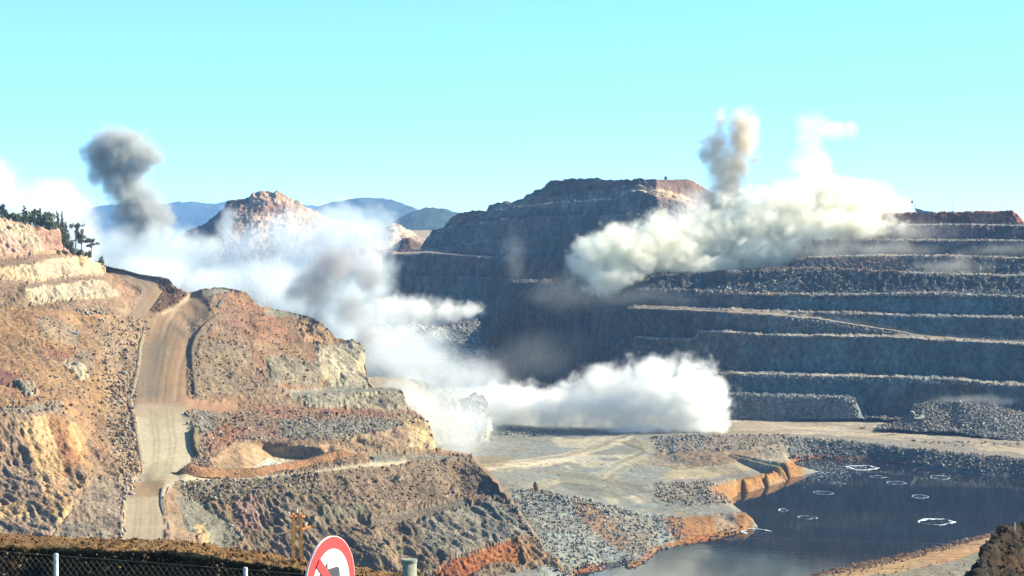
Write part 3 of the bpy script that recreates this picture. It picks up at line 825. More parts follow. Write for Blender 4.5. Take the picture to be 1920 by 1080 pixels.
# ------------------------------------------------------------------ land on the left: hillside, haul road, benches
TOP = [(-20, 405, 1000), (0, 407, 1000), (20, 412, 1000), (45, 420, 1005), (70, 424, 1010), (95, 424, 1015), (108, 430, 1020), (116, 450, 1030), (126, 468, 1040), (140, 474, 1050), (165, 476, 1055), (172, 490, 1065), (185, 498, 1100), (200, 497, 1180), (230, 505, 1170), (262, 514, 1150), (300, 519, 1125), (318, 527, 1100), (330, 540, 1075), (352, 549, 1065), (372, 545, 1062), (400, 541, 1060), (437, 543, 1058), (455, 548, 1055), (475, 562, 1050), (487, 575, 1045), (505, 578, 1075), (540, 585, 1070), (562, 590, 1060), (580, 594, 1040), (600, 604, 1020), (615, 620, 1010), (630, 636, 1000), (645, 638, 1000), (662, 640, 995), (676, 645, 990), (682, 655, 985), (686, 690, 975), (690, 722, 945), (700, 728, 935), (740, 729, 930), (755, 733, 925), (760, 750, 915), (764, 768, 905), (780, 778, 890), (795, 788, 880), (803, 795, 870), (810, 820, 850), (815, 845, 830), (822, 849, 800), (860, 856, 785), (885, 861, 770), (890, 866, 760), (905, 882, 752), (930, 905, 742), (945, 925, 735), (958, 945, 725), (972, 965, 715), (985, 985, 708), (1000, 1005, 700), (1015, 1030, 692), (1035, 1055, 685), (1060, 1080, 678), (1080, 1100, 672)]
LL = [
 [(205, 503, 1178), (255, 518, 1150), (295, 530, 1110), (307, 545, 1080), (292, 565, 1030), (277, 588, 965)],
 [(193, 512, 1170), (228, 525, 1140), (262, 540, 1090), (260, 560, 1040), (240, 585, 975)],
 [(356, 556, 1062), (330, 575, 1010), (297, 589, 962)],
 [(437, 547, 1057), (415, 560, 1030), (402, 575, 990), (396, 590, 955)],
 [(275, 600, 945), (268, 640, 905), (262, 690, 850), (252, 740, 808), (250, 755, 797)],
 [(395, 592, 952), (375, 612, 930), (355, 645, 900), (352, 690, 855), (352, 735, 818), (360, 755, 803), (440, 764, 816)],
 [(255, 765, 785), (258, 800, 755), (262, 840, 722), (270, 880, 690), (265, 900, 676), (237, 920, 655), (230, 960, 625), (228, 1015, 590), (226, 1100, 545)],
 [(340, 772, 785), (360, 800, 757), (360, 850, 720), (362, 868, 706), (335, 882, 692), (305, 905, 668), (308, 960, 628), (316, 1015, 592), (320, 1100, 548)],
 [(345, 925, 674), (335, 960, 657), (345, 1015, 628), (350, 1100, 590)],
 [(312, 903, 669), (400, 904, 682), (500, 898, 692), (600, 886, 705), (690, 875, 722), (760, 869, 740), (820, 865, 752), (885, 863, 763)],
 [(400, 1100, 640), (500, 1100, 652), (700, 1100, 655), (900, 1100, 660), (1070, 1100, 672)],
 [(400, 975, 672), (500, 985, 678), (620, 990, 683)],
 [(700, 972, 694), (780, 957, 716), (870, 932, 738), (930, 922, 741)], [(700, 990, 680), (790, 973, 702), (880, 948, 724)],
 [(500, 1045, 662), (700, 1045, 666), (850, 1040, 674), (960, 1030, 688)],
 [(345, 890, 680), (420, 893, 692), (560, 884, 706), (690, 866, 729), (750, 862, 742)],
 [(400, 866, 708), (430, 846, 735), (470, 832, 752), (492, 829, 757), (560, 833, 756), (600, 838, 753), (634, 843, 748), (676, 854, 738)], [(500, 848, 756.3), (512, 857, 755.8), (540, 861, 755), (570, 862, 753.8), (612, 852, 748.5)], [(480, 880, 724), (540, 874, 733)],
 [(367, 866, 709), (400, 836, 737), (440, 827, 750), (520, 825, 760), (620, 831, 765), (700, 848, 764), (760, 850, 774), (812, 847, 800)],
 [(345, 768, 788), (440, 768, 810), (520, 766, 830), (600, 769, 848), (680, 773, 865), (750, 773, 885), (770, 776, 890)],
 [(365, 757, 806), (445, 758, 826), (500, 752, 845), (540, 748, 860), (600, 746, 885)],
 [(540, 738, 885), (600, 732, 920), (660, 729, 930), (690, 729, 936)], [(545, 745, 868), (600, 743, 893), (640, 740, 905), (740, 736, 922)], [(600, 766, 850), (640, 770, 862), (755, 768, 895)],
 [(420, 600, 960), (440, 560, 1045), (470, 580, 1030)], [(480, 640, 930), (420, 660, 895), (385, 640, 905), (372, 700, 850)], [(450, 700, 875), (520, 690, 905), (560, 700, 912)],
 [(600, 662, 968), (640, 652, 985)], [(600, 700, 930), (640, 702, 950), (680, 700, 962)], [(520, 600, 1020), (560, 610, 1020), (580, 630, 1000)],
 [(375, 745, 815), (450, 745, 838)],
 [(-20, 412, 992), (50, 426, 998), (100, 434, 1012)], [(-20, 490, 955), (60, 478, 975), (120, 472, 1022)], [(-20, 505, 938), (70, 492, 962), (130, 478, 1028), (165, 481, 1045)],
 [(-20, 526, 930), (60, 530, 947), (130, 520, 985), (180, 513, 1040), (190, 520, 1060)], [(50, 537, 933), (130, 529, 968), (190, 526, 1015)], [(60, 572, 915), (150, 560, 945), (210, 549, 985), (225, 560, 1000)],
 [(-20, 575, 895), (60, 580, 900), (150, 574, 930), (215, 580, 955), (238, 590, 962)], [(150, 600, 915), (200, 593, 935), (240, 597, 945)],
 [(-20, 650, 820), (80, 660, 822), (180, 660, 852), (245, 650, 888)], [(-20, 720, 745), (80, 720, 765), (180, 720, 800), (237, 720, 825)],
 [(-20, 772, 690), (60, 768, 702), (110, 758, 724)], [(-20, 785, 676), (60, 783, 688), (120, 776, 710)],
 [(-20, 985, 600), (60, 990, 600), (130, 985, 605), (190, 980, 611)], [(-20, 880, 652), (60, 880, 656), (130, 880, 668), (200, 880, 684), (232, 870, 697)], [(180, 800, 737), (237, 800, 754)],
 [(-20, 1100, 535), (100, 1100, 538), (200, 1100, 543)]]
lp = [q for ln in [TOP] + LL for q in dens_line(ln, 18)]
WT = Tin([(x, y, 1000.0 / d) for x, y, d in lp])
LPX, LPY = grid_between(TOP, [(-20, 1100), (1080, 1100.6)], -170, 1074, 1.9)
_rx, _ry = np.arange(-22, 1086, 2.0), np.arange(398, 1106, 2.0)
_gx, _gy = np.meshgrid(_rx, _ry)
_RW = blur(WT(_gx, _gy), 3)
_rm = blur((inside([(205, 500), (300, 518), (345, 545), (437, 543), (400, 590), (395, 640), (350, 700), (350, 1010), (230, 1010), (262, 880), (255, 740), (268, 620), (236, 590)], _gx, _gy) | inside([(340, 744), (450, 756), (450, 771), (340, 771)], _gx, _gy)).astype(float), 8)
_RW = _RW * (1 - _rm) + blur(_RW, 14) * _rm
def land_w(px, py):
    """1000 / distance of the left land under a pixel."""
    a = np.clip((np.asarray(px, float) + 22) / 2, 0, len(_rx) - 1.001); b = np.clip((np.asarray(py, float) - 398) / 2, 0, len(_ry) - 1.001)
    i, j = a.astype(int), b.astype(int); u, v = a - i, b - j
    return (_RW[j, i] * (1 - u) + _RW[j, i + 1] * u) * (1 - v) + (_RW[j + 1, i] * (1 - u) + _RW[j + 1, i + 1] * u) * v
def on_land(px, py):
    return unproj(px, py, 1000.0 / land_w(px, py))
LD = 1000.0 / land_w(LPX, LPY)
HILL = (P(300, 780, 770) - P(60, 620, 870))
MAINROAD = [(335, 592), (322, 612), (312, 645), (308, 690), (302, 740), (302, 756)]
UPROAD = [(196, 506), (228, 513), (270, 526), (286, 541), (276, 562), (258, 587), (262, 592)]
MIDROAD = [(428, 545), (398, 548), (375, 560), (345, 580), (330, 592)]
zones = [
 dict(poly=[(-20, 400), (110, 420), (135, 470), (60, 480), (-20, 492)], col=A('dcb690'), style='cliff'),
 dict(poly=[(-20, 410), (60, 428), (90, 455), (70, 470), (30, 450), (-20, 440)], col=A('e8cc98'), style='cliff', mix=0.5, patch=(0.05, -0.1)),
 dict(poly=[(60, 425), (120, 440), (125, 470), (80, 470)], col=A('c08a70'), style='cliff', mix=0.7),
 dict(poly=[(-20, 492), (70, 480), (170, 478), (200, 515), (130, 522), (60, 532), (-20, 530)], col=A('e0c296'), style='cliff'),
 dict(poly=[(130, 475), (178, 478), (200, 512), (160, 512)], col=A('eccf94'), style='cliff', mix=0.8),
 dict(poly=[(50, 536), (190, 524), (228, 558), (150, 562), (60, 574)], col=A('dcc49a'), style='cliff'),
 dict(poly=[(-20, 525), (60, 531), (130, 522), (190, 518), (190, 526), (60, 540), (-20, 540)], col=A('a88a6c'), style='bench', mix=0.9),
 dict(poly=[(-20, 488), (60, 478), (130, 470), (150, 478), (60, 494), (-20, 506)], col=A('a88868'), style='bench', mix=0.9),
 dict(poly=[(190, 505), (260, 545), (240, 590), (225, 560)], col=A('bf9870'), style='slope', mix=0.8),
 dict(poly=[(305, 530), (352, 550), (350, 560), (300, 590), (280, 588)], col=A('8c6848'), style='scree', jit=2),
 dict(poly=[(-20, 575), (260, 595), (255, 740), (230, 900), (-20, 770)], col=A('ba9160'), style='scree'),
 dict(poly=[(60, 590), (130, 600), (180, 690), (150, 720), (80, 640)], col=A('9d9a82'), style='scree', mix=0.5, patch=(0.03, 0.0)),
 dict(poly=[(-20, 590), (80, 600), (180, 720), (240, 780), (160, 760), (40, 680)], col=A('b88450'), style='scree', mix=0.5, patch=(0.02, 0.05)),
 dict(poly=[(80, 640), (130, 665), (135, 690), (90, 670)], col=A('a06c5a'), style='slope', mix=0.6),
 dict(poly=[(-20, 690), (40, 705), (50, 730), (-20, 720)], col=A('9a6456'), style='slope', mix=0.8),
 dict(poly=[(115, 676), (160, 690), (166, 712), (150, 716), (120, 690)], col=A('d8c8a0'), style='cliff', mix=0.9),
 dict(poly=[(20, 712), (60, 722), (75, 745), (50, 745)], col=A('c0b898'), style='cliff', mix=0.8),
 dict(poly=[(180, 595), (280, 592), (262, 690), (250, 760), (262, 880), (230, 910), (200, 840), (190, 720)], col=A('bc9c70'), style='scree', mix=0.9),
 dict(poly=[(-20, 765), (115, 752), (120, 775), (-20, 785)], col=A('b8a888'), style='bench', mix=0.9),
 dict(poly=[(-20, 780), (120, 775), (180, 840), (235, 890), (230, 1010), (-20, 1110)], col=A('b0926e'), style='cliff'),
 dict(poly=[(30, 800), (90, 778), (110, 850), (130, 940), (170, 975), (100, 985), (70, 890)], col=A('e0b272'), style='cliff', mix=0.8, jit=14),
 dict(poly=[(85, 778), (120, 790), (150, 880), (120, 900)], col=A('b47c48'), style='cliff', mix=0.8),
 dict(poly=[(120, 790), (160, 830), (180, 930), (150, 950), (130, 870)], col=A('dcae64'), style='cliff', mix=0.6, patch=(0.05, 0.0)),
 dict(poly=[(-20, 940), (60, 940), (60, 1000), (-20, 1010)], col=A('e0b870'), style='cliff', mix=0.6, patch=(0.05, -0.05)),
 dict(poly=[(170, 900), (235, 905), (230, 1020), (100, 1010)], col=A('b09a7c'), style='scree', mix=0.8),
 # hill between the haul road and the pit
 dict(poly=[(396, 590), (440, 545), (560, 588), (690, 640), (690, 760), (445, 765), (360, 755), (352, 690), (365, 635)], col=A('a88864'), style='slope'),
 dict(poly=[(420, 548), (490, 575), (560, 640), (480, 640), (400, 600)], col=A('b68660'), style='slope', mix=0.7),
 dict(poly=[(495, 580), (570, 590), (570, 597), (500, 592)], col=A('a0a080'), style='bench', mix=0.9, jit=3),
 dict(poly=[(560, 600), (620, 618), (605, 650), (570, 640)], col=A('d8ac78'), style='cliff', mix=0.8),
 dict(poly=[(590, 655), (690, 640), (700, 725), (630, 735), (600, 710)], col=A('b9b08e'), style='cliff', mix=0.95),
 dict(poly=[(655, 640), (692, 645), (700, 722), (670, 700)], col=A('d4c49a'), style='cliff', mix=0.7),
 dict(poly=[(500, 665), (600, 680), (600, 725), (500, 720)], col=A('98947a'), style='cliff', mix=0.7),
 dict(poly=[(540, 735), (600, 726), (760, 728), (758, 745), (640, 745), (548, 748)], col=A('a8a68c'), style='bench', mix=0.9),
 dict(poly=[(560, 746), (640, 742), (762, 740), (766, 770), (640, 774), (580, 765)], col=A('b2aa88'), style='cliff', mix=0.9),
 dict(poly=[(370, 640), (470, 650), (480, 740), (372, 745)], col=A('9a8a6c'), style='scree', mix=0.6),
 # slope under the shelf
 dict(poly=[(345, 766), (440, 768), (780, 776), (818, 848), (680, 850), (430, 830), (365, 866)], col=A('a58768'), style='scree'),
 dict(poly=[(440, 765), (640, 768), (760, 775), (700, 795), (540, 785)], col=A('ac7c58'), style='slope', mix=0.7),
 dict(poly=[(520, 790), (700, 785), (780, 800), (640, 826), (530, 822)], col=A('96947e'), style='scree', mix=0.85),
 dict(poly=[(345, 770), (420, 775), (400, 810), (370, 820)], col=A('98917a'), style='scree', mix=0.8),
 dict(poly=[(400, 815), (425, 795), (470, 810), (440, 828), (385, 855)], col=A('b4825a'), style='slope', mix=0.9),
 dict(poly=[(640, 826), (770, 800), (818, 848), (690, 850)], col=A('b4976e'), style='cliff', mix=0.9),
 dict(poly=[(755, 790), (805, 795), (818, 848), (770, 848)], col=A('dcc084'), style='cliff', mix=0.85),
 dict(poly=[(690, 850), (880, 858), (880, 870), (700, 872)], col=A('a49c80'), style='bench', mix=0.9),
 # front wall
 dict(poly=[(325, 900), (500, 895), (690, 872), (890, 860), (1000, 1000), (1090, 1110), (325, 1110)], col=A('9c8668'), style='cliff'),
 dict(poly=[(325, 900), (500, 895), (600, 884), (600, 925), (420, 940), (330, 930)], col=A('968668'), style='scree', mix=0.9),
 dict(poly=[(330, 930), (380, 940), (460, 1010), (420, 1030), (340, 1000)], col=A('8e8e7a'), style='slope', mix=0.9),
 dict(poly=[(360, 990), (380, 985), (395, 1025), (375, 1025)], col=A('dcb878'), style='slope', mix=0.9),
 dict(poly=[(440, 930), (480, 930), (490, 1000), (440, 1000)], col=A('bc9480'), style='cliff', mix=0.8),
 dict(poly=[(560, 890), (690, 874), (890, 862), (960, 945), (900, 935), (780, 940), (620, 950)], col=A('957e62'), style='scree', mix=0.7),
 dict(poly=[(600, 900), (760, 890), (740, 960), (600, 985)], col=A('9a9a7c'), style='cliff', mix=0.5, patch=(0.05, 0.0)),
 dict(poly=[(700, 970), (780, 955), (870, 930), (885, 948), (790, 973), (700, 992)], col=A('9a8c72'), style='bench', mix=0.9),
 dict(poly=[(790, 975), (930, 930), (990, 1000), (860, 1050), (790, 1040)], col=A('98947e'), style='cliff', mix=0.7),
 dict(poly=[(800, 1100), (840, 1060), (960, 1010), (1010, 1030), (1000, 1060), (920, 1060), (860, 1100)], col=A('c07434'), style='slope', mix=0.95),
 dict(poly=[(960, 1000), (1010, 1010), (1075, 1100), (1000, 1100)], col=A('b08a58'), style='cliff', mix=0.7),
 # roads
 dict(poly=[(215, 580), (300, 583), (400, 584), (398, 594), (300, 598), (240, 596)], col=A('c4a478'), style='road', obj='haul_road', jit=2),
 dict(line=UPROAD, half=[5, 6, 11, 13, 14, 15, 10], col=A('c8aa80'), style='road', tracks=0.2, obj='haul_road', jit=2),
 dict(line=MIDROAD, half=[3, 5, 10, 13, 9], col=A('b2aa90'), style='road', tracks=0.16, obj='haul_road', jit=2),
 dict(line=MAINROAD, half=[60, 54, 45, 45, 50, 50], col=ROADC, style='road', tracks=0.42, obj='haul_road', jit=2.5),
 dict(poly=[(300, 528), (352, 550), (350, 556), (330, 572), (300, 586), (284, 586), (296, 566), (308, 546)], col=A('86623f'), style='scree', jit=1.5, obj=''),
 dict(line=[(356, 552), (345, 566), (325, 580), (305, 588)], half=2.2, col=A('e0cca0'), style='road', jit=1),
 dict(poly=[(262, 640), (310, 640), (300, 750), (255, 750)], col=A('9a8f76'), style='road', mix=0.55, jit=10),
 dict(line=[(338, 640), (332, 700), (335, 745), (380, 762), (440, 766)], half=9, col=A('c89c6c'), style='road', mix=0.7, tracks=0.12, jit=3),
 dict(poly=[(340, 742), (362, 752), (442, 763), (440, 769), (340, 770)], col=A('c2946a'), style='road', obj='haul_road', jit=1.5),
 dict(poly=[(252, 756), (345, 764), (362, 800), (361, 866), (335, 884), (420, 897), (560, 889), (690, 868), (770, 864), (760, 871), (690, 876), (500, 898), (310, 904), (270, 898), (262, 840)], col=A('e2d2a6'), style='road', obj='access_ramp', jit=2),
 dict(line=[(300, 895), (270, 925), (268, 1000), (270, 1110)], half=[30, 36, 42, 48], col=A('d4c094'), style='road', obj='access_ramp', jit=2),
 dict(poly=[(248, 742), (358, 742), (362, 770), (300, 784), (250, 778)], col=A('c8a67c'), style='road', mix=0.6, jit=16),
 dict(poly=[(245, 755), (365, 755), (365, 900), (225, 1110), (325, 1110), (330, 880)], col=A('c6b288'), style='road', mix=0.45, patch=(0.07, 0.02)),
 *[dict(line=[(282 + o, 768), (290 + o, 830), (284 + o * 0.9, 880), (258 + o * 0.8, 930), (250 + o, 1015), (248 + o, 1100)], half=2.2, col=A('b8a47a'), mix=0.55, jit=3) for o in (0, 9, 30, 40)],
 *[dict(line=[(322 + o * .8, 602), (300 + o, 650), (288 + o, 700), (282 + o, 752)], half=2.4, col=A(c), mix=0.6, jit=2) for o, c in ((0, '8c7c62'), (12, '8c7c62'), (26, '92826a'), (44, 'd8bc92'), (52, '947a58'))],
 dict(poly=[(245, 905), (312, 900), (305, 930), (240, 935)], col=A('bf9a66'), style='road', mix=0.8, jit=5),
 dict(poly=[(395, 866), (440, 832), (640, 836), (676, 852), (560, 880), (420, 888)], col=A('cda878'), style='bench', mix=0.95, jit=3),
 dict(poly=[(474, 879), (503, 858), (552, 863), (538, 874), (500, 881)], col=A('f0e6c4'), style='bench', mix=0.9, jit=3)]
LP, _, LC, lres = build_sheet('hillside', LPX, LPY, LD, A('a88a66'), 'slope', zones, M_ROCK, seed=80, streak=HILL, skirt=(25, -1.5, 110, -60), label='sunlit tan and ochre mined hillside with benches', cvar=0.34)

# ------------------------------------------------------------------ lower benches and blasted rock half seen through the dust
PX, PY, D = loft([[(640, 640, 1420), (700, 616, 1430), (736, 612, 1430), (770, 609, 1430), (800, 610, 1430), (840, 616, 1430), (862, 606, 1425), (885, 600, 1420), (900, 604, 1410), (912, 640, 1400), (925, 756, 1400)], [(640, 660, 1330), (740, 640, 1330), (800, 640, 1335), (860, 650, 1330), (912, 680, 1320), (925, 758, 1320)], [(640, 760, 1220), (925, 760, 1220)]], 640, 925, 1.8, 1.8)
MUCK, _, _, _r = build_sheet('muck_slope', PX, PY, D, A('b8b8a4'), 'scree', [dict(poly=[(840, 600), (930, 600), (930, 700), (840, 700)], col=A('8c8c84'), mix=0.7)], M_ROCK, seed=90, skirt=(20, -2, 60, -40), label='pale freshly blasted rock slope behind the dust')
MUCKP = (PX, PY)
T2 = [(680, 712, 1120), (700, 706, 1130), (730, 708, 1130), (762, 712, 1125), (785, 714, 1120), (800, 719, 1110), (820, 732, 1095), (836, 746, 1080), (845, 757, 1070), (860, 752, 1075), (880, 746, 1075), (895, 743, 1072), (906, 746, 1068), (912, 758, 1060), (917, 780, 1050), (922, 800, 1040)]
L2 = [[(690, 725, 1095), (730, 724, 1095), (770, 726, 1090), (800, 740, 1075), (815, 760, 1050)], [(700, 770, 1020), (760, 770, 1020), (800, 780, 1015), (840, 775, 1036), (870, 775, 1048)], [(880, 762, 1058), (905, 760, 1058)], [(890, 795, 1040), (915, 795, 1034)], [(690, 862, 940), (800, 862, 948), (835, 846, 986), (868, 836, 1008), (895, 834, 1012), (926, 834, 1012)], [(690, 880, 930), (830, 880, 930), (926, 860, 980)]]
W2 = Tin([(x, y, 1000 / d) for ln in [T2] + L2 for x, y, d in dens_line(ln, 15)])
PX, PY = grid_between(T2, [(680, 862), (800, 861), (835, 844), (868, 834), (895, 832), (924, 832)], 682, 922, 1.8, 90)
build_sheet('lower_bench', PX, PY, 1000 / W2(PX, PY), A('b4ac8c'), 'slope', [dict(poly=[(800, 715), (850, 755), (840, 775), (800, 745)], col=A('9a9a8c'), style='scree'), dict(poly=[(875, 742), (925, 742), (925, 800), (885, 800)], col=A('a8a894'), style='cliff'), dict(line=[(700, 715), (770, 722), (805, 745), (815, 775), (790, 800)], half=9, col=A('c8b48c'), style='road')], M_ROCK, seed=94, skirt=(15, -2, 60, -40), label='curving lower bench and road under the drifting dust')

# muck pile at the foot of the right wall
PX, PY, D = loft([[(1648, 800, 1100), (1662, 797, 1100), (1680, 794, 1100), (1700, 786, 1100), (1712, 762, 1102), (1730, 757, 1102), (1760, 756, 1102), (1790, 754, 1100), (1830, 757, 1100), (1870, 764, 1098), (1940, 780, 1095)], [(1648, 803, 1090), (1700, 792, 1090), (1730, 770, 1092), (1760, 778, 1090), (1785, 790, 1085), (1800, 778, 1085), (1860, 780, 1075), (1940, 790, 1075)], [(1648, 806, 1080), (1690, 806, 1075), (1720, 808, 1070), (1790, 812, 1060), (1850, 822, 1045), (1900, 828, 1035), (1940, 832, 1030)]], 1648, 1938, 1.8, 1.8)
MP, _, _, _r = build_sheet('muck_pile', PX, PY, D, A('8e928c'), 'scree', [], M_ROCK, seed=97, skirt=(15, -3, 25, -20), label='heap of grey blasted rock at the foot of the wall')
MPP = (PX, PY)

# ------------------------------------------------------------------ earth berms
def berm(name, label, base_pts, h, w, col, seed, step=1.2, mat=M_ROCK, cat='earth berm'):
    pts = [Vector(p) for p in base_pts]
    dense = []
    for a, b in zip(pts[:-1], pts[1:]):
        n = max(1, int((b - a).length / step))
        dense += [a.lerp(b, k / n) for k in range(n)]
    dense.append(pts[-1])
    A_ = np.array([p[:] for p in dense])
    for _ in range(4):
        A_[1:-1] = (A_[:-2] + 2 * A_[1:-1] + A_[2:]) / 4
    T_d = np.gradient(A_, axis=0); T_d[:, 2] = 0
    T_d /= np.linalg.norm(T_d, axis=1, keepdims=True) + 1e-9
    S = np.stack([T_d[:, 1], -T_d[:, 0], 0 * T_d[:, 0]], -1)
    prof = [(-1, -0.35), (-0.75, 0.15), (-0.5, 0.55), (-0.25, 0.88), (0, 1), (0.25, 0.88), (0.5, 0.55), (0.75, 0.15), (1, -0.35)]
    n = len(A_)
    end = np.minimum(np.minimum(np.arange(n), n - 1 - np.arange(n)) / 3.0, 1)
    V = np.stack([A_ + S * (w * u) + np.array([0, 0, 1.0]) * ((h * v if v > 0 else v) * end)[:, None] for u, v in prof], 1)
    fl = V.reshape(-1, 3)
    d = fbm(fl * 0.5, 3, seed) * min(0.5, h * 0.3) + fbm(fl * 1.6, 2, seed + 2) * min(0.3, h * 0.16)
    fl = fl + d[:, None] * np.array([0.4, 0.4, 1.0])
    k = len(prof)
    idx = np.arange(n * k).reshape(n, k)
    q = np.stack([idx[:-1, :-1], idx[1:, :-1], idx[1:, 1:], idx[:-1, 1:]], -1).reshape(-1, 4)
    c = np.array(col) * (1 + 0.3 * fbm(fl * 0.3, 3, seed + 4))[:, None]
    o = new_obj(name, np_mesh(name, fl, q, c), mat)
    return setp(o, label, cat)

def land_pts(line, lift=0.0, pull=0.0):
    d = dens_line([(p[0], p[1], 1.0) for p in line], 6)
    out = []
    for x, y, _ in d:
        p = on_land(x, y)
        out.append((p[0], p[1] - pull, p[2] + lift))
    return out

berm('earth_berm', 'long curved earth bank round the shallow basin by the ramp', land_pts([(338, 884), (365, 889), (420, 893), (475, 891), (520, 884), (562, 877), (600, 868), (632, 858), (652, 850)]), 2.7, 4.0, A('b48354'), 201)
berm('earth_berm', 'dark rock berm along the right edge of the upper haul road', land_pts([(412, 592), (400, 600), (382, 615), (366, 638), (360, 660), (361, 690), (364, 720), (366, 745)]), 1.6, 2.0, A('8c7a60'), 203)
berm('earth_berm', 'low stony berm along the left edge of the haul road', land_pts([(272, 612), (262, 650), (258, 690), (249, 730), (244, 752), (250, 790), (258, 830), (264, 870)]), 0.9, 1.4, A('a89878'), 205)
berm('earth_berm', 'stone berm on the outer edge of the highest road bend', land_pts([(206, 504), (232, 509), (264, 519), (298, 525), (316, 534), (330, 547)], -0.3), 0.9, 1.0, A('8a7458'), 207)
berm('earth_berm', 'rocky berm beside the pale ramp above the basin', land_pts([(366, 806), (364, 830), (368, 850), (376, 864)]), 2.2, 2.2, A('94845e'), 211)
berm('earth_berm', 'short dark bank at the inner edge of the upper bend', land_pts([(307, 548), (297, 566), (283, 584)], -0.2), 0.9, 1.0, A('7c6044'), 209)
berm('earth_berm', 'row of dark rocks on the crest right of the junction', land_pts([(432, 548), (415, 565), (408, 578)]), 1.0, 1.2, A('8a7a60'), 213)
berm('earth_berm', 'low dark berm on the right rim of the upper road crossing', land_pts([(395, 541), (418, 541), (440, 545)]), 0.8, 1.2, A('8c7c60'), 215)

# ------------------------------------------------------------------ bank and ground close to the viewpoint
NB = [(-40, 1002, 58), (0, 1003, 58), (80, 1006, 58), (150, 1009, 57), (230, 1012, 56), (330, 1016, 55), (400, 1023, 54), (440, 1030, 53), (520, 1044, 52), (585, 1055, 51), (680, 1067, 50), (770, 1078, 49), (850, 1092, 48), (900, 1100, 48)]
nb1 = [(x, y + 12 + 4 * math.sin(x * .05), d - 5) for x, y, d in NB]
nb2 = [(x, y + 22 + 5 * math.sin(x * .031), d - 7.2) for x, y, d in NB]
nb3 = [(x, y + 45, d - 7.33) for x, y, d in NB]
nb4 = [(x, y + 90, d - 7.75) for x, y, d in NB]
nb5 = [(x, y + 150, d - 9.5) for x, y, d in NB]
nb6 = [(x, 1240, 24) for x, y, d in NB]
nb7 = [(x, 1500, 14) for x, y, d in NB]
nb8 = [(x, 2500, 7) for x, y, d in NB]
PX, PY, D = loft([NB, nb1, nb2, nb3, nb4, nb5, nb6, nb7, nb8], -240, 900, 3, 3)
STY['near'] = (0.12, 0.16, 0.10, 0.0)
M_NEAR = ground_mat('near_soil', (1, 1, 1), 3.0, 0.5, 1.0, 0.08)
NBP, _, _, _r = build_sheet('near_bank', PX, PY, D, A('4c3a22'), 'near', [dict(poly=[(-40, 1000), (330, 1010), (520, 1040), (900, 1096), (900, 1110), (500, 1062), (330, 1040), (-40, 1026)], col=A('9a7440'), jit=0)], M_NEAR, seed=110, skirt=(22, -9, 60, -26), label='near earth bank below the fence', scale=0.15)  # lighter band along the crest paints in the sunlight on its top strip
NBX = (PX, PY)
DB = [(1795, 1100, 150), (1812, 1085, 150), (1825, 1075, 151), (1832, 1064, 152), (1842, 1052, 154), (1845, 1040, 156), (1844, 1028, 158), (1856, 1018, 160), (1864, 1008, 162), (1872, 1000, 164), (1885, 996, 165), (1896, 991, 166), (1910, 988, 168), (1930, 986, 170), (1990, 984, 175)]
db1 = [(x, y + 14, d - 4) for x, y, d in DB]
db2 = [(x, y + 90, d - 11) for x, y, d in DB]
db3 = [(x, y + 220, d - 30) for x, y, d in DB]
PX, PY, D = loft([DB, db1, db2, db3], 1796, 1990, 2, 2)
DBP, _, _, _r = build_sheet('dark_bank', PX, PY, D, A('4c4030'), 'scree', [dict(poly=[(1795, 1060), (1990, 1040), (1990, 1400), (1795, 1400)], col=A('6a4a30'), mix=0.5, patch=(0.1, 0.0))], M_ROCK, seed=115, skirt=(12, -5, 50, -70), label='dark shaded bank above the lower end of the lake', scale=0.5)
DBX = (PX, PY)

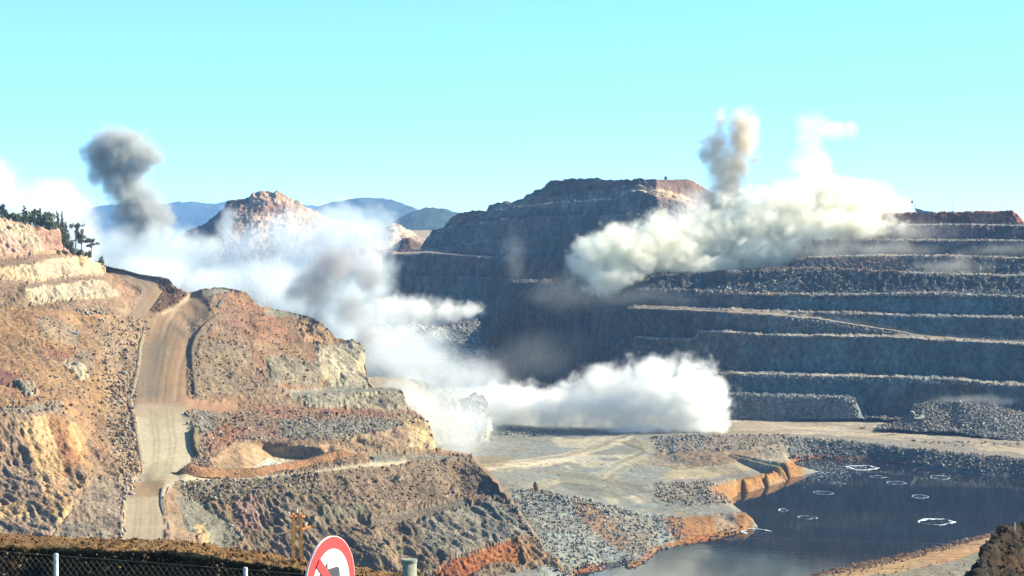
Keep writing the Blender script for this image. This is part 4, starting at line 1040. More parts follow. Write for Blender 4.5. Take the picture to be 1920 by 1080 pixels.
# ------------------------------------------------------------------ loose rock
G1, G2, G3 = A('c8bea6'), A('aca28c'), A('8c8270')
T1, T2c, T3 = A('c8a880'), A('a8865e'), A('8a6c50')
WH = A('dcd8c8')
h = Heap()
for poly, n, sz, cols, sd in [
    ([(180, 596), (285, 592), (262, 690), (250, 770), (262, 880), (235, 905), (205, 840), (195, 720)], 2600, (0.3, 1.15), (T1, T1, T2c, G1, T3), 1),
    ([(60, 590), (190, 600), (200, 840), (120, 770), (20, 690)], 1500, (0.25, 0.9), (T1, T2c, T3, G2), 2),
    ([(205, 700), (250, 700), (255, 800), (225, 880)], 900, (0.4, 1.3), (T1, G2, T3), 3),
    ([(395, 600), (440, 560), (540, 620), (590, 700), (540, 745), (375, 745), (365, 660)], 2200, (0.25, 1.0), (T1, T2c, G2, T3), 4),
    ([(345, 770), (440, 770), (770, 778), (800, 800), (640, 826), (430, 828), (366, 866)], 3200, (0.25, 0.95), (G1, G2, T2c, T3), 5),
    ([(520, 786), (700, 780), (770, 795), (640, 826), (530, 822)], 2200, (0.3, 0.9), (G1, G2, G3), 6),
    ([(325, 902), (500, 897), (600, 886), (600, 925), (420, 945), (335, 940)], 1900, (0.25, 0.85), (G1, G2, T2c, G3), 7),
    ([(560, 892), (690, 876), (885, 864), (955, 945), (900, 932), (780, 938), (620, 950)], 2600, (0.2, 0.8), (T1, T2c, G2, T3), 8),
    ([(325, 940), (960, 940), (1060, 1090), (325, 1090)], 2600, (0.2, 0.7), (T1, G1, G2, T3), 9),
    ([(365, 880), (366, 800), (376, 800), (385, 870)], 160, (0.4, 1.0), (G1, G2), 10),
    ([(352, 600), (412, 590), (372, 640), (372, 750), (358, 750)], 500, (0.4, 1.0), (G1, G3, T2c), 11),
    ([(220, 905), (262, 880), (262, 905), (228, 960)], 260, (0.4, 1.1), (G1, WH, T1), 12),
    ([(0, 740), (120, 740), (120, 780), (0, 780)], 300, (0.4, 1.2), (G2, T3, T1), 13),
    ([(140, 578), (205, 580), (205, 595), (140, 592)], 160, (0.5, 1.3), (G1, G2), 14),
    ([(820, 850), (880, 858), (1010, 1010), (1060, 1090), (960, 1010)], 500, (0.25, 0.9), (T1, T2c, G2), 15)]:
    scatter(h, LP, LPX, LPY, poly, int(n * 0.32), (sz[0] * 0.85, sz[1] * 0.95), cols, 300 + sd)
scatter(h, LP, LPX, LPY, [(300, 528), (352, 550), (330, 572), (300, 586), (290, 580), (306, 548)], 160, (0.3, 1.0), (T2c, T3, G2), 333)
h.build('hillside_rubble', 'loose tan and grey stones strewn over the sunlit hillside')
h = Heap()
for poly, n, sz, cols, sd in [
    ([(970, 918), (1060, 932), (1130, 950), (1200, 966), (1280, 972), (1280, 1025), (1200, 1062), (1050, 1090), (960, 1000)], 8000, (0.2, 0.85), (G1, G2, A('a4aaa0'), G1), 1),
    ([(990, 915), (1110, 940), (1190, 962), (1160, 975), (1080, 955), (1000, 935)], 700, (0.35, 1.1), (G1, G2, G3), 2),
    ([(1230, 908), (1335, 904), (1368, 945), (1280, 950), (1225, 935)], 1500, (0.3, 1.1), (G1, G2, T2c), 3),
    ([(1220, 820), (1330, 818), (1310, 848), (1240, 850)], 1300, (0.35, 1.2), (G1, G2, A('90989a')), 4),
    ([(1310, 815), (1480, 815), (1475, 850), (1320, 850)], 1300, (0.3, 1.0), (G1, G2, T2c), 5),
    ([(1470, 820), (1600, 828), (1700, 840), (1945, 864), (1945, 896), (1700, 872), (1480, 862)], 4200, (0.3, 1.1), (G2, G3, G1), 6),
    ([(900, 800), (1050, 805), (1060, 818), (910, 822)], 500, (0.3, 1.1), (G1, G2), 7),
    ([(1700, 826), (1945, 832), (1945, 838), (1760, 836)], 250, (0.3, 0.9), (G2, G3), 8),
    ([(1500, 1100), (1545, 1072), (1640, 1054), (1720, 1036), (1830, 1008), (1870, 996), (1870, 1004), (1720, 1048), (1560, 1084)], 900, (0.2, 0.8), (T2c, T3, T1), 9),
    ([(1560, 1082), (1800, 1046), (1840, 1090), (1560, 1095)], 400, (0.15, 0.6), (G1, G2, T2c), 10),
    ([(880, 870), (1240, 860), (1260, 930), (960, 920)], 260, (0.15, 0.6), (G1, G2), 11),
    ([(1050, 1068), (1210, 1050), (1280, 1020), (1400, 985), (1405, 994), (1200, 1066), (1060, 1090)], 900, (0.25, 0.8), (A('b87438'), A('a8683c'), T2c), 12)]:
    scatter(h, FP, FPX, FPY, poly, int(n * 0.5), (sz[0] * 0.8, sz[1] * 0.95), cols, 400 + sd)
h.build('shore_rubble', 'grey and rusty loose stones on the pit floor and banks')
h = Heap()
for poly, n, sz, cols, sd in [
    ([(1300, 545), (1500, 525), (1500, 553), (1300, 556)], 900, (0.3, 1.3), (WH, G1, T1, G2), 1),
    ([(1440, 510), (1580, 508), (1600, 553), (1440, 553)], 800, (0.3, 1.0), (G1, G2, T1), 2),
    ([(1600, 546), (1930, 548), (1930, 558), (1600, 556)], 800, (0.3, 1.1), (WH, G1, G2), 3),
    ([(1450, 594), (1540, 604), (1690, 628), (1450, 628)], 1800, (0.3, 1.1), (G1, G2, G3), 4),
    ([(1290, 742), (1600, 744), (1610, 790), (1300, 798)], 2200, (0.3, 1.2), (G1, G2, A('a0aca4')), 5),
    ([(1560, 486), (1690, 484), (1700, 512), (1570, 508)], 700, (0.3, 1.1), (T1, A('d0a088'), G1), 6),
    ([(1190, 573), (1700, 590), (1935, 596), (1935, 600), (1700, 594), (1190, 577)], 500, (0.2, 0.8), (G1, T1, WH), 7),
    ([(1310, 620), (1935, 640), (1935, 646), (1310, 627)], 500, (0.2, 0.8), (G1, T1, G2), 8),
    ([(1300, 698), (1935, 720), (1935, 728), (1300, 704)], 700, (0.2, 0.9), (G1, G2, WH), 9),
    ([(1500, 419), (1935, 419), (1935, 428), (1500, 430)], 300, (0.3, 1.0), (WH, T1, G1), 10),
    ([(1450, 425), (1640, 420), (1620, 452), (1480, 456)], 700, (0.3, 1.2), (G2, G3, T2c), 11),
    ([(1700, 508), (1935, 513), (1935, 520), (1700, 515)], 300, (0.3, 1.0), (WH, WH, T1), 13),
    ([(1520, 480), (1935, 480), (1935, 488), (1520, 486)], 350, (0.3, 0.9), (WH, T1, G1), 14),
    ([(1530, 449), (1935, 448), (1935, 454), (1530, 455)], 350, (0.3, 0.9), (WH, T1, G1), 15),
    ([(1060, 512), (1310, 510), (1480, 500), (1480, 514), (1300, 520)], 300, (0.3, 1.0), (G2, G3, T2c), 12)]:
    scatter(h, WP, WPX, WPY, poly, n, sz, cols, 500 + sd)
scatter(h, MP, MPP[0], MPP[1], [(1640, 740), (1945, 740), (1945, 840), (1640, 840)], 4500, (0.25, 1.1), (G1, G2, G3), 550)
scatter(h, MUCK, MUCKP[0], MUCKP[1], [(640, 590), (930, 590), (930, 700), (640, 700)], 2500, (0.4, 1.8), (WH, G1, G2), 551)
h.build('wall_rubble', 'broken grey and white stones lying along the benches of the wall')
h = Heap()
scatter(h, NBP, NBX[0], NBX[1], [(-40, 1000), (900, 1000), (900, 1200), (-40, 1200)], 3500, (0.012, 0.06), (A('8c6c40'), A('b89868'), A('6a5434'), A('4c3c28')), 560)
scatter(h, DBP, DBX[0], DBX[1], [(1780, 980), (1995, 980), (1995, 1200), (1780, 1200)], 900, (0.05, 0.2), (A('4c4030'), A('5c4a34')), 561)
h.build('bank_stones', 'small stones lying on the near earth bank')

# dry weeds on the near bank
r = np.random.default_rng(5)
idx = np.argwhere((NBX[1] > 1003) & (NBX[1] < 1190) & (NBX[0] < 890))
base = NBP[idx[r.integers(0, len(idx), 2600)].T[0], idx[r.integers(0, len(idx), 1)].T[1][0]] if False else NBP[tuple(idx[r.integers(0, len(idx), 1500)].T)]
wv, wf, wc = [], [], []
for p in base:
    nb = r.integers(4, 9)
    hh = r.uniform(0.04, 0.16)
    c = np.array([A('6a5630'), A('54482a'), A('3c3620'), A('8a7040')][r.integers(0, 4)]) * r.uniform(0.6, 1.1)
    for _ in range(nb):
        a = r.uniform(0, 6.28); lean = r.uniform(0.1, 0.8) * hh
        w = r.uniform(0.008, 0.02)
        b0 = p + np.array([r.normal(0, 0.05), r.normal(0, 0.05), -0.03])
        k = len(wv)
        wv += [b0 + (-w, 0, 0), b0 + (w, 0, 0), b0 + (math.cos(a) * lean, math.sin(a) * lean, hh * r.uniform(0.6, 1.1))]
        wf.append((k, k + 1, k + 2)); wc += [c] * 3
o = new_obj('dry_weeds', np_mesh('dry_weeds', np.array(wv), np.array(wf), np.array(wc), False), M_STONE)
setp(o, 'dry brown weeds and grass growing on the near bank', 'weeds', kind='stuff')

# ------------------------------------------------------------------ small solid shapes
class MB:
    """Collects boxes, tubes and the like and links them as one mesh."""
    def __init__(self): self.bm = bmesh.new()
    def box(self, c, s, rot=None, bevel=0.0):
        g = bmesh.ops.create_cube(self.bm, size=1)
        m = Matrix.Translation(c) @ (rot.to_4x4() if rot else Matrix.Identity(4)) @ Matrix.Diagonal((*s, 1))
        bmesh.ops.transform(self.bm, matrix=m, verts=g['verts'])
        if bevel:
            es = list({e for v in g['verts'] for e in v.link_edges})
            bmesh.ops.bevel(self.bm, geom=es, offset=bevel, segments=2, affect='EDGES')
        return self
    def tube(self, pts, r0, r1=None, n=8):
        r1 = r0 if r1 is None else r1
        pts = [Vector(p) for p in pts]
        rings = []
        for i, p in enumerate(pts):
            d = (pts[min(i + 1, len(pts) - 1)] - pts[max(i - 1, 0)]).normalized()
            a = d.orthogonal().normalized() if i == 0 else (prev - d * prev.dot(d)).normalized()
            prev = a
            b_ = d.cross(a)
            r = r0 + (r1 - r0) * i / max(1, len(pts) - 1)
            rings.append([self.bm.verts.new(p + (a * math.cos(6.2832 * k / n) + b_ * math.sin(6.2832 * k / n)) * r) for k in range(n)])
        for u, v in zip(rings[:-1], rings[1:]):
            for k in range(n):
                self.bm.faces.new((u[k], u[(k + 1) % n], v[(k + 1) % n], v[k]))
        self.bm.faces.new(rings[0][::-1]); self.bm.faces.new(rings[-1])
        return self
    def poly(self, pts, thick):
        """A flat outline (list of Vectors) given thickness along the vector thick."""
        t_ = Vector(thick)
        f = [self.bm.verts.new(p) for p in pts]; g = [self.bm.verts.new(Vector(p) + t_) for p in pts]
        self.bm.faces.new(f); self.bm.faces.new(g[::-1])
        for i in range(len(f)):
            j = (i + 1) % len(f)
            self.bm.faces.new((f[j], f[i], g[i], g[j]))
        return self
    def build(self, name, mat, parent=None, smooth=False):
        bmesh.ops.recalc_face_normals(self.bm, faces=self.bm.faces)
        me = bpy.data.meshes.new(name)
        self.bm.to_mesh(me); self.bm.free()
        if smooth:
            for p in me.polygons: p.use_smooth = True
        return new_obj(name, me, mat, parent)

def thing(name, label, cat, loc, rz=0.0, group=None):
    o = bpy.data.objects.new(name, None); COL.objects.link(o)
    o.location = loc; o.rotation_euler = (0, 0, rz); o.empty_display_size = 0.2
    return setp(o, label, cat, group)

M_GALV = plain_mat('galvanised_steel', (0.42, 0.44, 0.43), 0.45, 0.5, 0.15, 9)
M_WIRE = plain_mat('fence_wire', (0.13, 0.11, 0.08), 0.7, 0.2, 0.1)
M_RUST = plain_mat('rusty_steel', (0.72, 0.34, 0.10), 0.85, 0.0, 0.35, 5)
M_PORC = plain_mat('pale_insulator', (0.75, 0.6, 0.38), 0.75)
M_BROWNINS = plain_mat('brown_insulator', (0.22, 0.11, 0.05), 0.35)
M_RED = plain_mat('sign_red', (0.48, 0.032, 0.03), 0.5, 0, 0.05)
M_WHITE = plain_mat('sign_white', (0.8, 0.8, 0.78), 0.5, 0, 0.03)
M_BLACK = plain_mat('sign_black', (0.035, 0.04, 0.045), 0.5, 0, 0.05)
M_DARKST = plain_mat('dark_steel', (0.05, 0.05, 0.05), 0.6, 0.2)
M_YELLOW = plain_mat('pale_yellow_paint', (0.72, 0.62, 0.36), 0.5)
M_WHITEP = plain_mat('white_paint', (0.8, 0.8, 0.8), 0.35)
M_GLASSD = plain_mat('dark_glass', (0.02, 0.025, 0.03), 0.1)
M_TYRE = plain_mat('tyre_rubber', (0.03, 0.03, 0.03), 0.9)
M_PIPE = plain_mat('black_pipe', (0.03, 0.03, 0.035), 0.4)
M_CONC = plain_mat('weathered_post', (0.19, 0.2, 0.14), 0.85, 0, 0.35, 14, 0.4)
M_STEEL = plain_mat('grey_steel', (0.2, 0.2, 0.2), 0.6, 0.3)
M_FOAM = plain_mat('foam', (0.5, 0.52, 0.54), 0.9, 0, 0.1)
M_BARK = plain_mat('bark', (0.09, 0.065, 0.045), 0.95)
M_SLAB = plain_mat('pale_stone', (0.5, 0.46, 0.38), 0.95, 0, 0.2, 0.8)

# ------------------------------------------------------------------ chain-link fence
FY = 17.0
def fence_top(px):
    return np.interp(px, [-40, 0, 105, 460, 560, 700], [1030, 1034, 1042, 1068, 1076, 1090])
ft = thing('chain_link_fence', 'chain link fence of thin wire on slim pale steel posts', 'fence', P(105, 1200, FY))
inv = ft.location.copy()
mb = MB()
x0w, x1w = P(-60, 1080, FY).x, P(620, 1080, FY).x
def ztop(x):
    px = 960 + x / FY * F
    return P(px, float(fence_top(px)), FY).z
pitch = 0.052
zlow = -4.2
for sgn in (1, -1):
    x = x0w - 2.2
    while x < x1w + 2.2:
        # each wire runs at 45-60 degrees; cut it to the fence's outline
        pts = []
        for k in range(0, 60):
            xx = x + sgn * k * 0.026; zz = zlow + k * 0.036
            if x0w <= xx <= x1w and zz <= ztop(xx):
                pts.append((xx, FY + (0.004 if sgn > 0 else -0.004), zz))
        if len(pts) > 1:
            mb.tube([Vector(pts[0]) - inv, Vector(pts[-1]) - inv], 0.0013, n=4)
        x += pitch
mb.build('wire_mesh', M_WIRE, ft)
for px, py in ((105, 1040), (460, 1066)):
    top = P(px, py, FY + 0.04)
    p = MB().tube([Vector((top.x, top.y, -4.3)) - inv, top - inv], 0.021, n=12)
    po = p.build('post', M_GALV, ft, True)
    MB().tube([top - inv + Vector((0, 0, -.012)), top - inv + Vector((0, 0, 0.012))], 0.024, 0.016, n=12).build('cap', M_GALV, po)
ew = MB().tube([Vector((x, FY, ztop(x))) - inv for x in np.linspace(x0w, x1w, 24)], 0.0022, n=5)
ew.build('top_wire', M_WIRE, ft)

# ------------------------------------------------------------------ no-left-turn sign, seen almost edge on
SY = 11.94
scn = P(620.5, 1096, SY)
st = thing('road_sign', 'round red and white no left turn sign turned almost edge on', 'road sign', (scn.x, scn.y, scn.z - 2.2))
th = math.radians(65)
n_ = Vector((math.sin(th), -math.cos(th), 0)); u_ = Vector((math.cos(th), math.sin(th), 0)); v_ = Vector((0, 0, 1))
RS = 0.3
off = Vector((0, 0, 2.2))
def disc(r, d, k=64):
    return [off + n_ * d + (u_ * math.cos(6.28319 * i / k) + v_ * math.sin(6.28319 * i / k)) * r for i in range(k)]
MB().poly(disc(RS, -0.012), n_ * 0.012).build('plate', M_RED, st)
MB().poly(disc(RS * 0.745, 0.0015), n_ * 0.002).build('white_field', M_WHITE, st)
rim = MB()
k = 64
rp = disc(RS + 0.004, -0.014, k) + disc(RS - 0.002, -0.014, k) + disc(RS - 0.002, -0.001, k) + disc(RS + 0.004, -0.001, k)
vs = [rim.bm.verts.new(p) for p in rp]
for i in range(k):
    j = (i + 1) % k
    for a in range(4):
        c = (a + 1) % 4
        rim.bm.faces.new((vs[a * k + i], vs[a * k + j], vs[c * k + j], vs[c * k + i]))
rim.build('rim', plain_mat('pink_rim', (0.72, 0.55, 0.5), 0.5), st)
def S2(x, y, d): return off + n_ * d + u_ * (x * RS) + v_ * (y * RS)
ar = [(0.10, -0.55), (0.34, -0.55), (0.34, 0.20), (0.325, 0.275), (0.28, 0.33), (0.20, 0.35), (-0.16, 0.35), (-0.16, 0.50), (-0.56, 0.225), (-0.16, -0.05), (-0.16, 0.10), (0.10, 0.10)]
MB().poly([S2(x, y, 0.0045) for x, y in ar], n_ * 0.002).build('arrow', M_BLACK, st)
bw_ = 0.105
dv = Vector((0.7071, -0.7071)); pv = Vector((0.7071, 0.7071))
bar = [(-dv * 0.77 + pv * bw_), (dv * 0.77 + pv * bw_), (dv * 0.77 - pv * bw_), (-dv * 0.77 - pv * bw_)]
MB().poly([S2(q.x, q.y, 0.0075) for q in bar], n_ * 0.002).build('diagonal_bar', M_RED, st)
MB().tube([off - n_ * 0.05 + Vector((0, 0, 0.16)), off - n_ * 0.05 + Vector((0, 0, -2.4))], 0.03, n=12).build('pole', M_GALV, st, True)
MB().box(off - n_ * 0.025 + Vector((0, 0, 0.05)), (0.05, 0.05, 0.04)).build('bracket', M_GALV, st)

pp = P(768, 1049, 13.0)
bt = thing('bollard_post', 'thick weathered grey green round post with a flat cap beside the sign', 'post', (pp.x, pp.y, pp.z - 1.6))
MB().tube([(0, 0, -0.2), (0, 0, 1.585)], 0.049, n=20).build('shaft', M_CONC, bt, True)
MB().tube([(0, 0, 1.583), (0, 0, 1.602)], 0.053, n=20).build('cap', M_CONC, bt)

wp = P(1903, 988, 164)
wt = thing('marker_post', 'thin white marker post on top of the dark bank', 'post', (wp.x, wp.y, wp.z - 0.2))
MB().tube([(0, 0, -0.3), (0, 0, 0.45)], 0.03, n=8).build('stake', M_WHITEP, wt)
MB().box((0, 0, 0.5), (0.09, 0.03, 0.2)).build('plate', M_WHITEP, wt)

# ------------------------------------------------------------------ lattice pylon
YP = 98.0
pt = P(557, 963, YP)
py_ = thing('lattice_pylon', 'rusty lattice power pole with two crossarms and pale insulators', 'pylon', (pt.x, pt.y, pt.z - 11), math.radians(12))
HT = 11.0
legs = []
for sx, sy in ((-1, -1), (1, -1), (1, 1), (-1, 1)):
    a, b_ = Vector((sx * 0.30, sy * 0.30, -1)), Vector((sx * 0.19, sy * 0.19, HT))
    legs.append((a, b_))
    m = MB()
    m.tube([a, b_], 0.10, 0.09, n=4)
    m.build('leg', M_RUST, py_)
m = MB()
nb = 24
for f in range(4):
    (a0, a1), (b0, b1) = legs[f], legs[(f + 1) % 4]
    for k in range(nb):
        t0, t1 = k / nb, (k + 1) / nb
        p0, p1 = (a0.lerp(a1, t0), b0.lerp(b1, t1)) if k % 2 else (b0.lerp(b1, t0), a0.lerp(a1, t1))
        m.tube([p0, p1], 0.02, n=4)
m.build('lattice', M_RUST, py_)
def crossarm(zc, half, tilt):
    m = MB()
    d = Vector((1, 0, tilt))
    for s in (-1, 1):
        m.tube([Vector((0, s * 0.17, zc)) - d * half * 0.95 + Vector((0, -s * 0.1, 0)), Vector((0, s * 0.17, zc)), Vector((0, s * 0.17, zc)) + d * half * 0.95 + Vector((0, -s * 0.1, 0))], 0.055, n=4)
    for k in range(-4, 5):
        m.tube([Vector((half * k / 5, -0.15, zc + tilt * half * k / 5)), Vector((half * (k + .5) / 5, 0.15, zc + tilt * half * k / 5))], 0.018, n=4)
    arm = m.build('crossarm', M_RUST, py_)
    return arm
def insulator(at, direction, mat, parent, n=4, r=0.065):
    m = MB(); d = Vector(direction).normalized(); a = Vector(at)
    m.tube([a, a + d * (0.09 * n + .05)], 0.02, n=6)
    for k in range(n):
        m.tube([a + d * (0.05 + 0.09 * k), a + d * (0.05 + 0.09 * k + 0.045)], r, r * 0.6, n=10)
    m.build('insulator', mat, parent)
a1 = crossarm(HT - 0.15, 0.42, 0.0)
insulator((-0.38, 0, HT - 0.1), (-0.2, 0, 1), M_PORC, a1, 2); insulator((-0.42, 0, HT - 0.12), (-1, 0, 0), M_PORC, a1, 2); insulator((0.36, 0, HT - 0.12), (1, -0.15, 0), M_BROWNINS, a1, 3)
insulator((0.0, 0, HT + 0.02), (0, 0, 1), M_PORC, a1, 2, 0.05)
a2 = crossarm(HT - 0.85, 0.75, 0.2)
insulator((-0.72, 0, HT - 1.0), (-1, 0, -0.05), M_PORC, a2, 4); insulator((-0.3, -0.12, HT - 0.92), (-1, -0.4, 0), M_PORC, a2, 3); insulator((0.72, 0, HT - 0.7), (1, -0.1, 0.05), M_BROWNINS, a2, 3); insulator((0.45, 0.1, HT - 0.68), (0.3, 0, 1), M_PORC, a2, 2)
M_CABLE = plain_mat('cable', (0.25, 0.24, 0.23), 0.5, 0.5)
for i, (a, b_, lab) in enumerate([((574, 985, YP), (1990, 1049, 74), 'middle'), ((574, 962, YP), (1990, 1024, 74), 'upper'), ((545, 998, YP), (1990, 1076, 74), 'lower')]):
    A0, B0 = P(*a), P(*b_)
    pts = [A0.lerp(B0, t) + Vector((0, 0, -0.5 * 4 * t * (1 - t) * 0.5)) for t in np.linspace(0, 1, 30)]
    o = MB().tube([p - A0 for p in pts], 0.005, n=5).build('power_line', M_CABLE)
    o.location = A0
    setp(o, f'thin overhead wire running right from the {lab} end of the lattice pylon', 'power line', 'power lines from the pylon')

# ------------------------------------------------------------------ trees on the hilltop
def leaf_mat(name, col):
    m = bpy.data.materials.new(name); m.use_nodes = True
    t = m.node_tree; b = t.nodes['Principled BSDF']
    b.inputs['Roughness'].default_value = 0.8; b.inputs['Specular IOR Level'].default_value = 0.2
    at = t.nodes.new('ShaderNodeAttribute'); at.attribute_name = 'Tint'
    t.links.new(at.outputs['Color'], b.inputs['Base Color'])
    return m
M_LEAF = leaf_mat('foliage', None)
def crown_mesh(clumps, n, col, r, leaf=0.42):
    """clumps: (centre, radii); n leaf sprays spread mostly over the clumps' outer shells."""
    w = np.array([c[1][0] * c[1][2] for c in clumps]); w = w / w.sum()
    which = r.choice(len(clumps), n, p=w)
    C_ = np.array([c[0] for c in clumps])[which]; R_ = np.array([c[1] for c in clumps])[which]
    d = r.normal(size=(n, 3)); d /= np.linalg.norm(d, axis=1, keepdims=True)
    p = C_ + d * R_ * (r.random((n, 1)) ** 0.45)
    a = r.normal(size=(n, 3)); a /= np.linalg.norm(a, axis=1, keepdims=True)
    b_ = np.cross(a, r.normal(size=(n, 3))); b_ /= np.linalg.norm(b_, axis=1, keepdims=True)
    s = leaf * r.uniform(0.6, 1.3, (n, 1))
    V = np.stack([p - a * s, p + b_ * s * 0.7, p + a * s, p - b_ * s * 0.7], 1).reshape(-1, 3)
    f = np.arange(4 * n).reshape(n, 4)
    shade = r.uniform(0.65, 1.35, n) * r.uniform(0.8, 1.2, len(clumps))[which]
    c = np.repeat(np.array(col)[None] * shade[:, None], 4, 0)
    return np_mesh('crown', V, f, c, False)
def tree(kind, px, py_base, py_top, width, label, name='pine_tree', col=(0.055, 0.07, 0.03), seed=0, n=520, dy=2.0, cat='tree'):
    r = np.random.default_rng(seed)
    d = 1000.0 / float(land_w(px, py_base))
    b_ = P(px, py_base, d + dy)
    Hh = (py_base - py_top) * d / F * 1.08 + 0.8
    W = width * d / F / 2 * 1.3
    t_ = thing(name, label, cat, (b_.x, b_.y, b_.z - 0.4), 0, 'trees and bushes along the top of the left hill')
    lean = r.normal(0, 0.05, 2) * Hh
    top = Vector((lean[0], lean[1], Hh * (0.9 if kind != 'bush' else 0.6)))
    tr = MB().tube([(0, 0, -0.5), top * 0.35 + Vector((0.1, 0, 0)), top * 0.7, top], max(0.12, Hh * 0.022), 0.05, n=7)
    cl = []
    if kind == 'cone':
        for k in range(9):
            f = 0.22 + 0.78 * k / 8
            rr = W * (1.05 - f) * 1.25 + 0.25
            cl.append((np.array([lean[0] * f + r.normal(0, .15) * W, lean[1] * f + r.normal(0, .15) * W, Hh * f]), np.array([rr, rr, Hh * 0.085])))
    elif kind == 'round':
        for k in range(10):
            a, q = r.uniform(0, 6.28), r.uniform(0, 0.62) * W
            f = r.uniform(0.12, 0.88)
            cl.append((np.array([math.cos(a) * q, math.sin(a) * q, Hh * f]), np.array([W * 0.5, W * 0.5, Hh * 0.16]) * r.uniform(0.75, 1.15)))
    elif kind == 'open':
        for k in range(15):
            a, q = r.uniform(0, 6.28), r.uniform(0.1, 0.85) * W
            f = r.uniform(0.42, 0.98)
            c = np.array([math.cos(a) * q + lean[0] * f, math.sin(a) * q, Hh * f])
            cl.append((c, np.array([W * 0.30, W * 0.30, Hh * 0.08]) * r.uniform(0.8, 1.2)))
            tr.tube([top * (f * 0.75), Vector(c)], 0.07, 0.03, n=5)
    else:
        for k in range(8):
            cl.append((np.array([r.uniform(-.7, .7) * W, r.uniform(-.7, .7) * W, Hh * r.uniform(0.25, 0.7)]), np.array([W * 0.42, W * 0.42, Hh * 0.3])))
    tr.build('trunk', M_BARK, t_, True)
    new_obj('crown', crown_mesh(cl, n, col, r), M_LEAF, t_)
GR, DG, LG = (0.10, 0.115, 0.05), (0.075, 0.085, 0.042), (0.14, 0.14, 0.06)
TR = [('round', 3, 409, 384, 24, 'large round dark pine at the left edge of the hilltop', DG), ('bush', 19, 411, 400, 16, 'low bush right beside the large round pine', GR), ('bush', 31, 415, 400, 16, 'rounded bush midway between the large round pine and the first pointed pine', GR),
      ('cone', 45, 419, 391, 13, 'tall pointed pine, first from the left on the hilltop', DG), ('round', 57, 421, 399, 14, 'green round topped tree just right of the tall pointed pine', GR), ('open', 62, 421, 394, 10, 'thin tree with a wispy top above the crowd of pines', LG),
      ('round', 67, 422, 397, 15, 'bright green full tree in the middle of the hilltop row', LG), ('cone', 75, 423, 394, 12, 'narrow dark pine standing in the middle of the hilltop row', DG), ('round', 84, 425, 401, 14, 'short olive tree left of the broad round tree', GR),
      ('round', 94, 434, 399, 21, 'broad round tree on the shoulder of the hill', GR), ('cone', 110, 440, 403, 9, 'slender spire tree, left one of the pair of thin tops', DG), ('cone', 117, 450, 404, 9, 'slender spire tree, right one of the pair of thin tops', DG),
      ('round', 122, 462, 416, 14, 'tall dark tree on the steep right edge of the hill', DG), ('cone', 128, 472, 424, 16, 'dark tree lower down the steep right edge of the hill', DG), ('open', 141, 476, 423, 17, 'open airy pine with gaps in its crown', GR),
      ('open', 153, 477, 425, 20, 'umbrella shaped pine with a long bare trunk', GR), ('open', 171, 480, 451, 24, 'leaning spreading tree on the tip of the ledge', DG)]
for i, (kd, px, yb_, yt_, w, lab, c) in enumerate(TR):
    tree(kd, px, yb_, yt_, w, lab, 'pine_tree' if kd in ('cone', 'open') else 'tree' if kd == 'round' else 'bush', c, 700 + i, n=800 if w > 15 else 520)
for i, (px, yb_, yt_, w, lab, c) in enumerate([(11, 413, 400, 14, 'bush tucked against the large round pine', DG), (25, 416, 402, 14, 'dark bush left of the rounded bush on the hilltop', DG), (38, 420, 403, 14, 'dark bush at the left foot of the first pointed pine', DG), (51, 424, 405, 14, 'bush at the right foot of the first pointed pine', GR), (61, 425, 406, 14, 'dark bush under the wispy thin tree', DG), (72, 426, 407, 14, 'bush at the foot of the narrow dark pine', GR), (80, 427, 408, 14, 'dark bush between the narrow pine and the olive tree', DG), (89, 429, 410, 14, 'bush between the olive tree and the broad round tree', GR), (101, 434, 412, 14, 'bush at the right foot of the broad round tree', DG), (107, 440, 418, 12, 'dark bush at the foot of the left spire tree', DG), (114, 452, 428, 12, 'bush at the foot of the right spire tree', GR), (119, 464, 440, 14, 'dark bush half way down the steep edge', DG), (132, 476, 450, 14, 'dark tall bush at the bottom of the steep edge', DG)]):
    tree('bush', px, yb_, yt_, w, lab, 'bush', c, 800 + i, n=420, cat='bush')
for i, (px, yb_, yt_, w, lab, c) in enumerate([(107, 477, 468, 14, 'small grey green bush at the left end of the ledge bushes', LG), (120, 479, 469, 16, 'low dark bush below the tall dark trees', DG), (136, 478, 466, 18, 'round bush at the foot of the open pine', GR), (152, 480, 468, 16, 'brownish bush under the umbrella pine', (0.08, 0.065, 0.035)), (164, 482, 471, 12, 'last bush on the ledge below the leaning tree', DG), (185, 502, 486, 15, 'single dark bush beside the start of the upper road', DG), (191, 498, 481, 7, 'small thin shoot beside the single dark bush', GR)]):
    tree('bush', px, yb_, yt_, w, lab, 'bush', c, 760 + i, n=420, cat='bush')

# ------------------------------------------------------------------ machines and masts
def wheel(parent, at, r, w):
    o = MB().tube([Vector(at) - Vector((0, w / 2, 0)), Vector(at) + Vector((0, w / 2, 0))], r, n=16).build('wheel', M_TYRE, parent)
    MB().tube([Vector(at) - Vector((0, w / 2 + 0.02, 0)), Vector(at) + Vector((0, w / 2 + 0.02, 0))], r * 0.55, n=12).build('rim', M_STEEL, o)

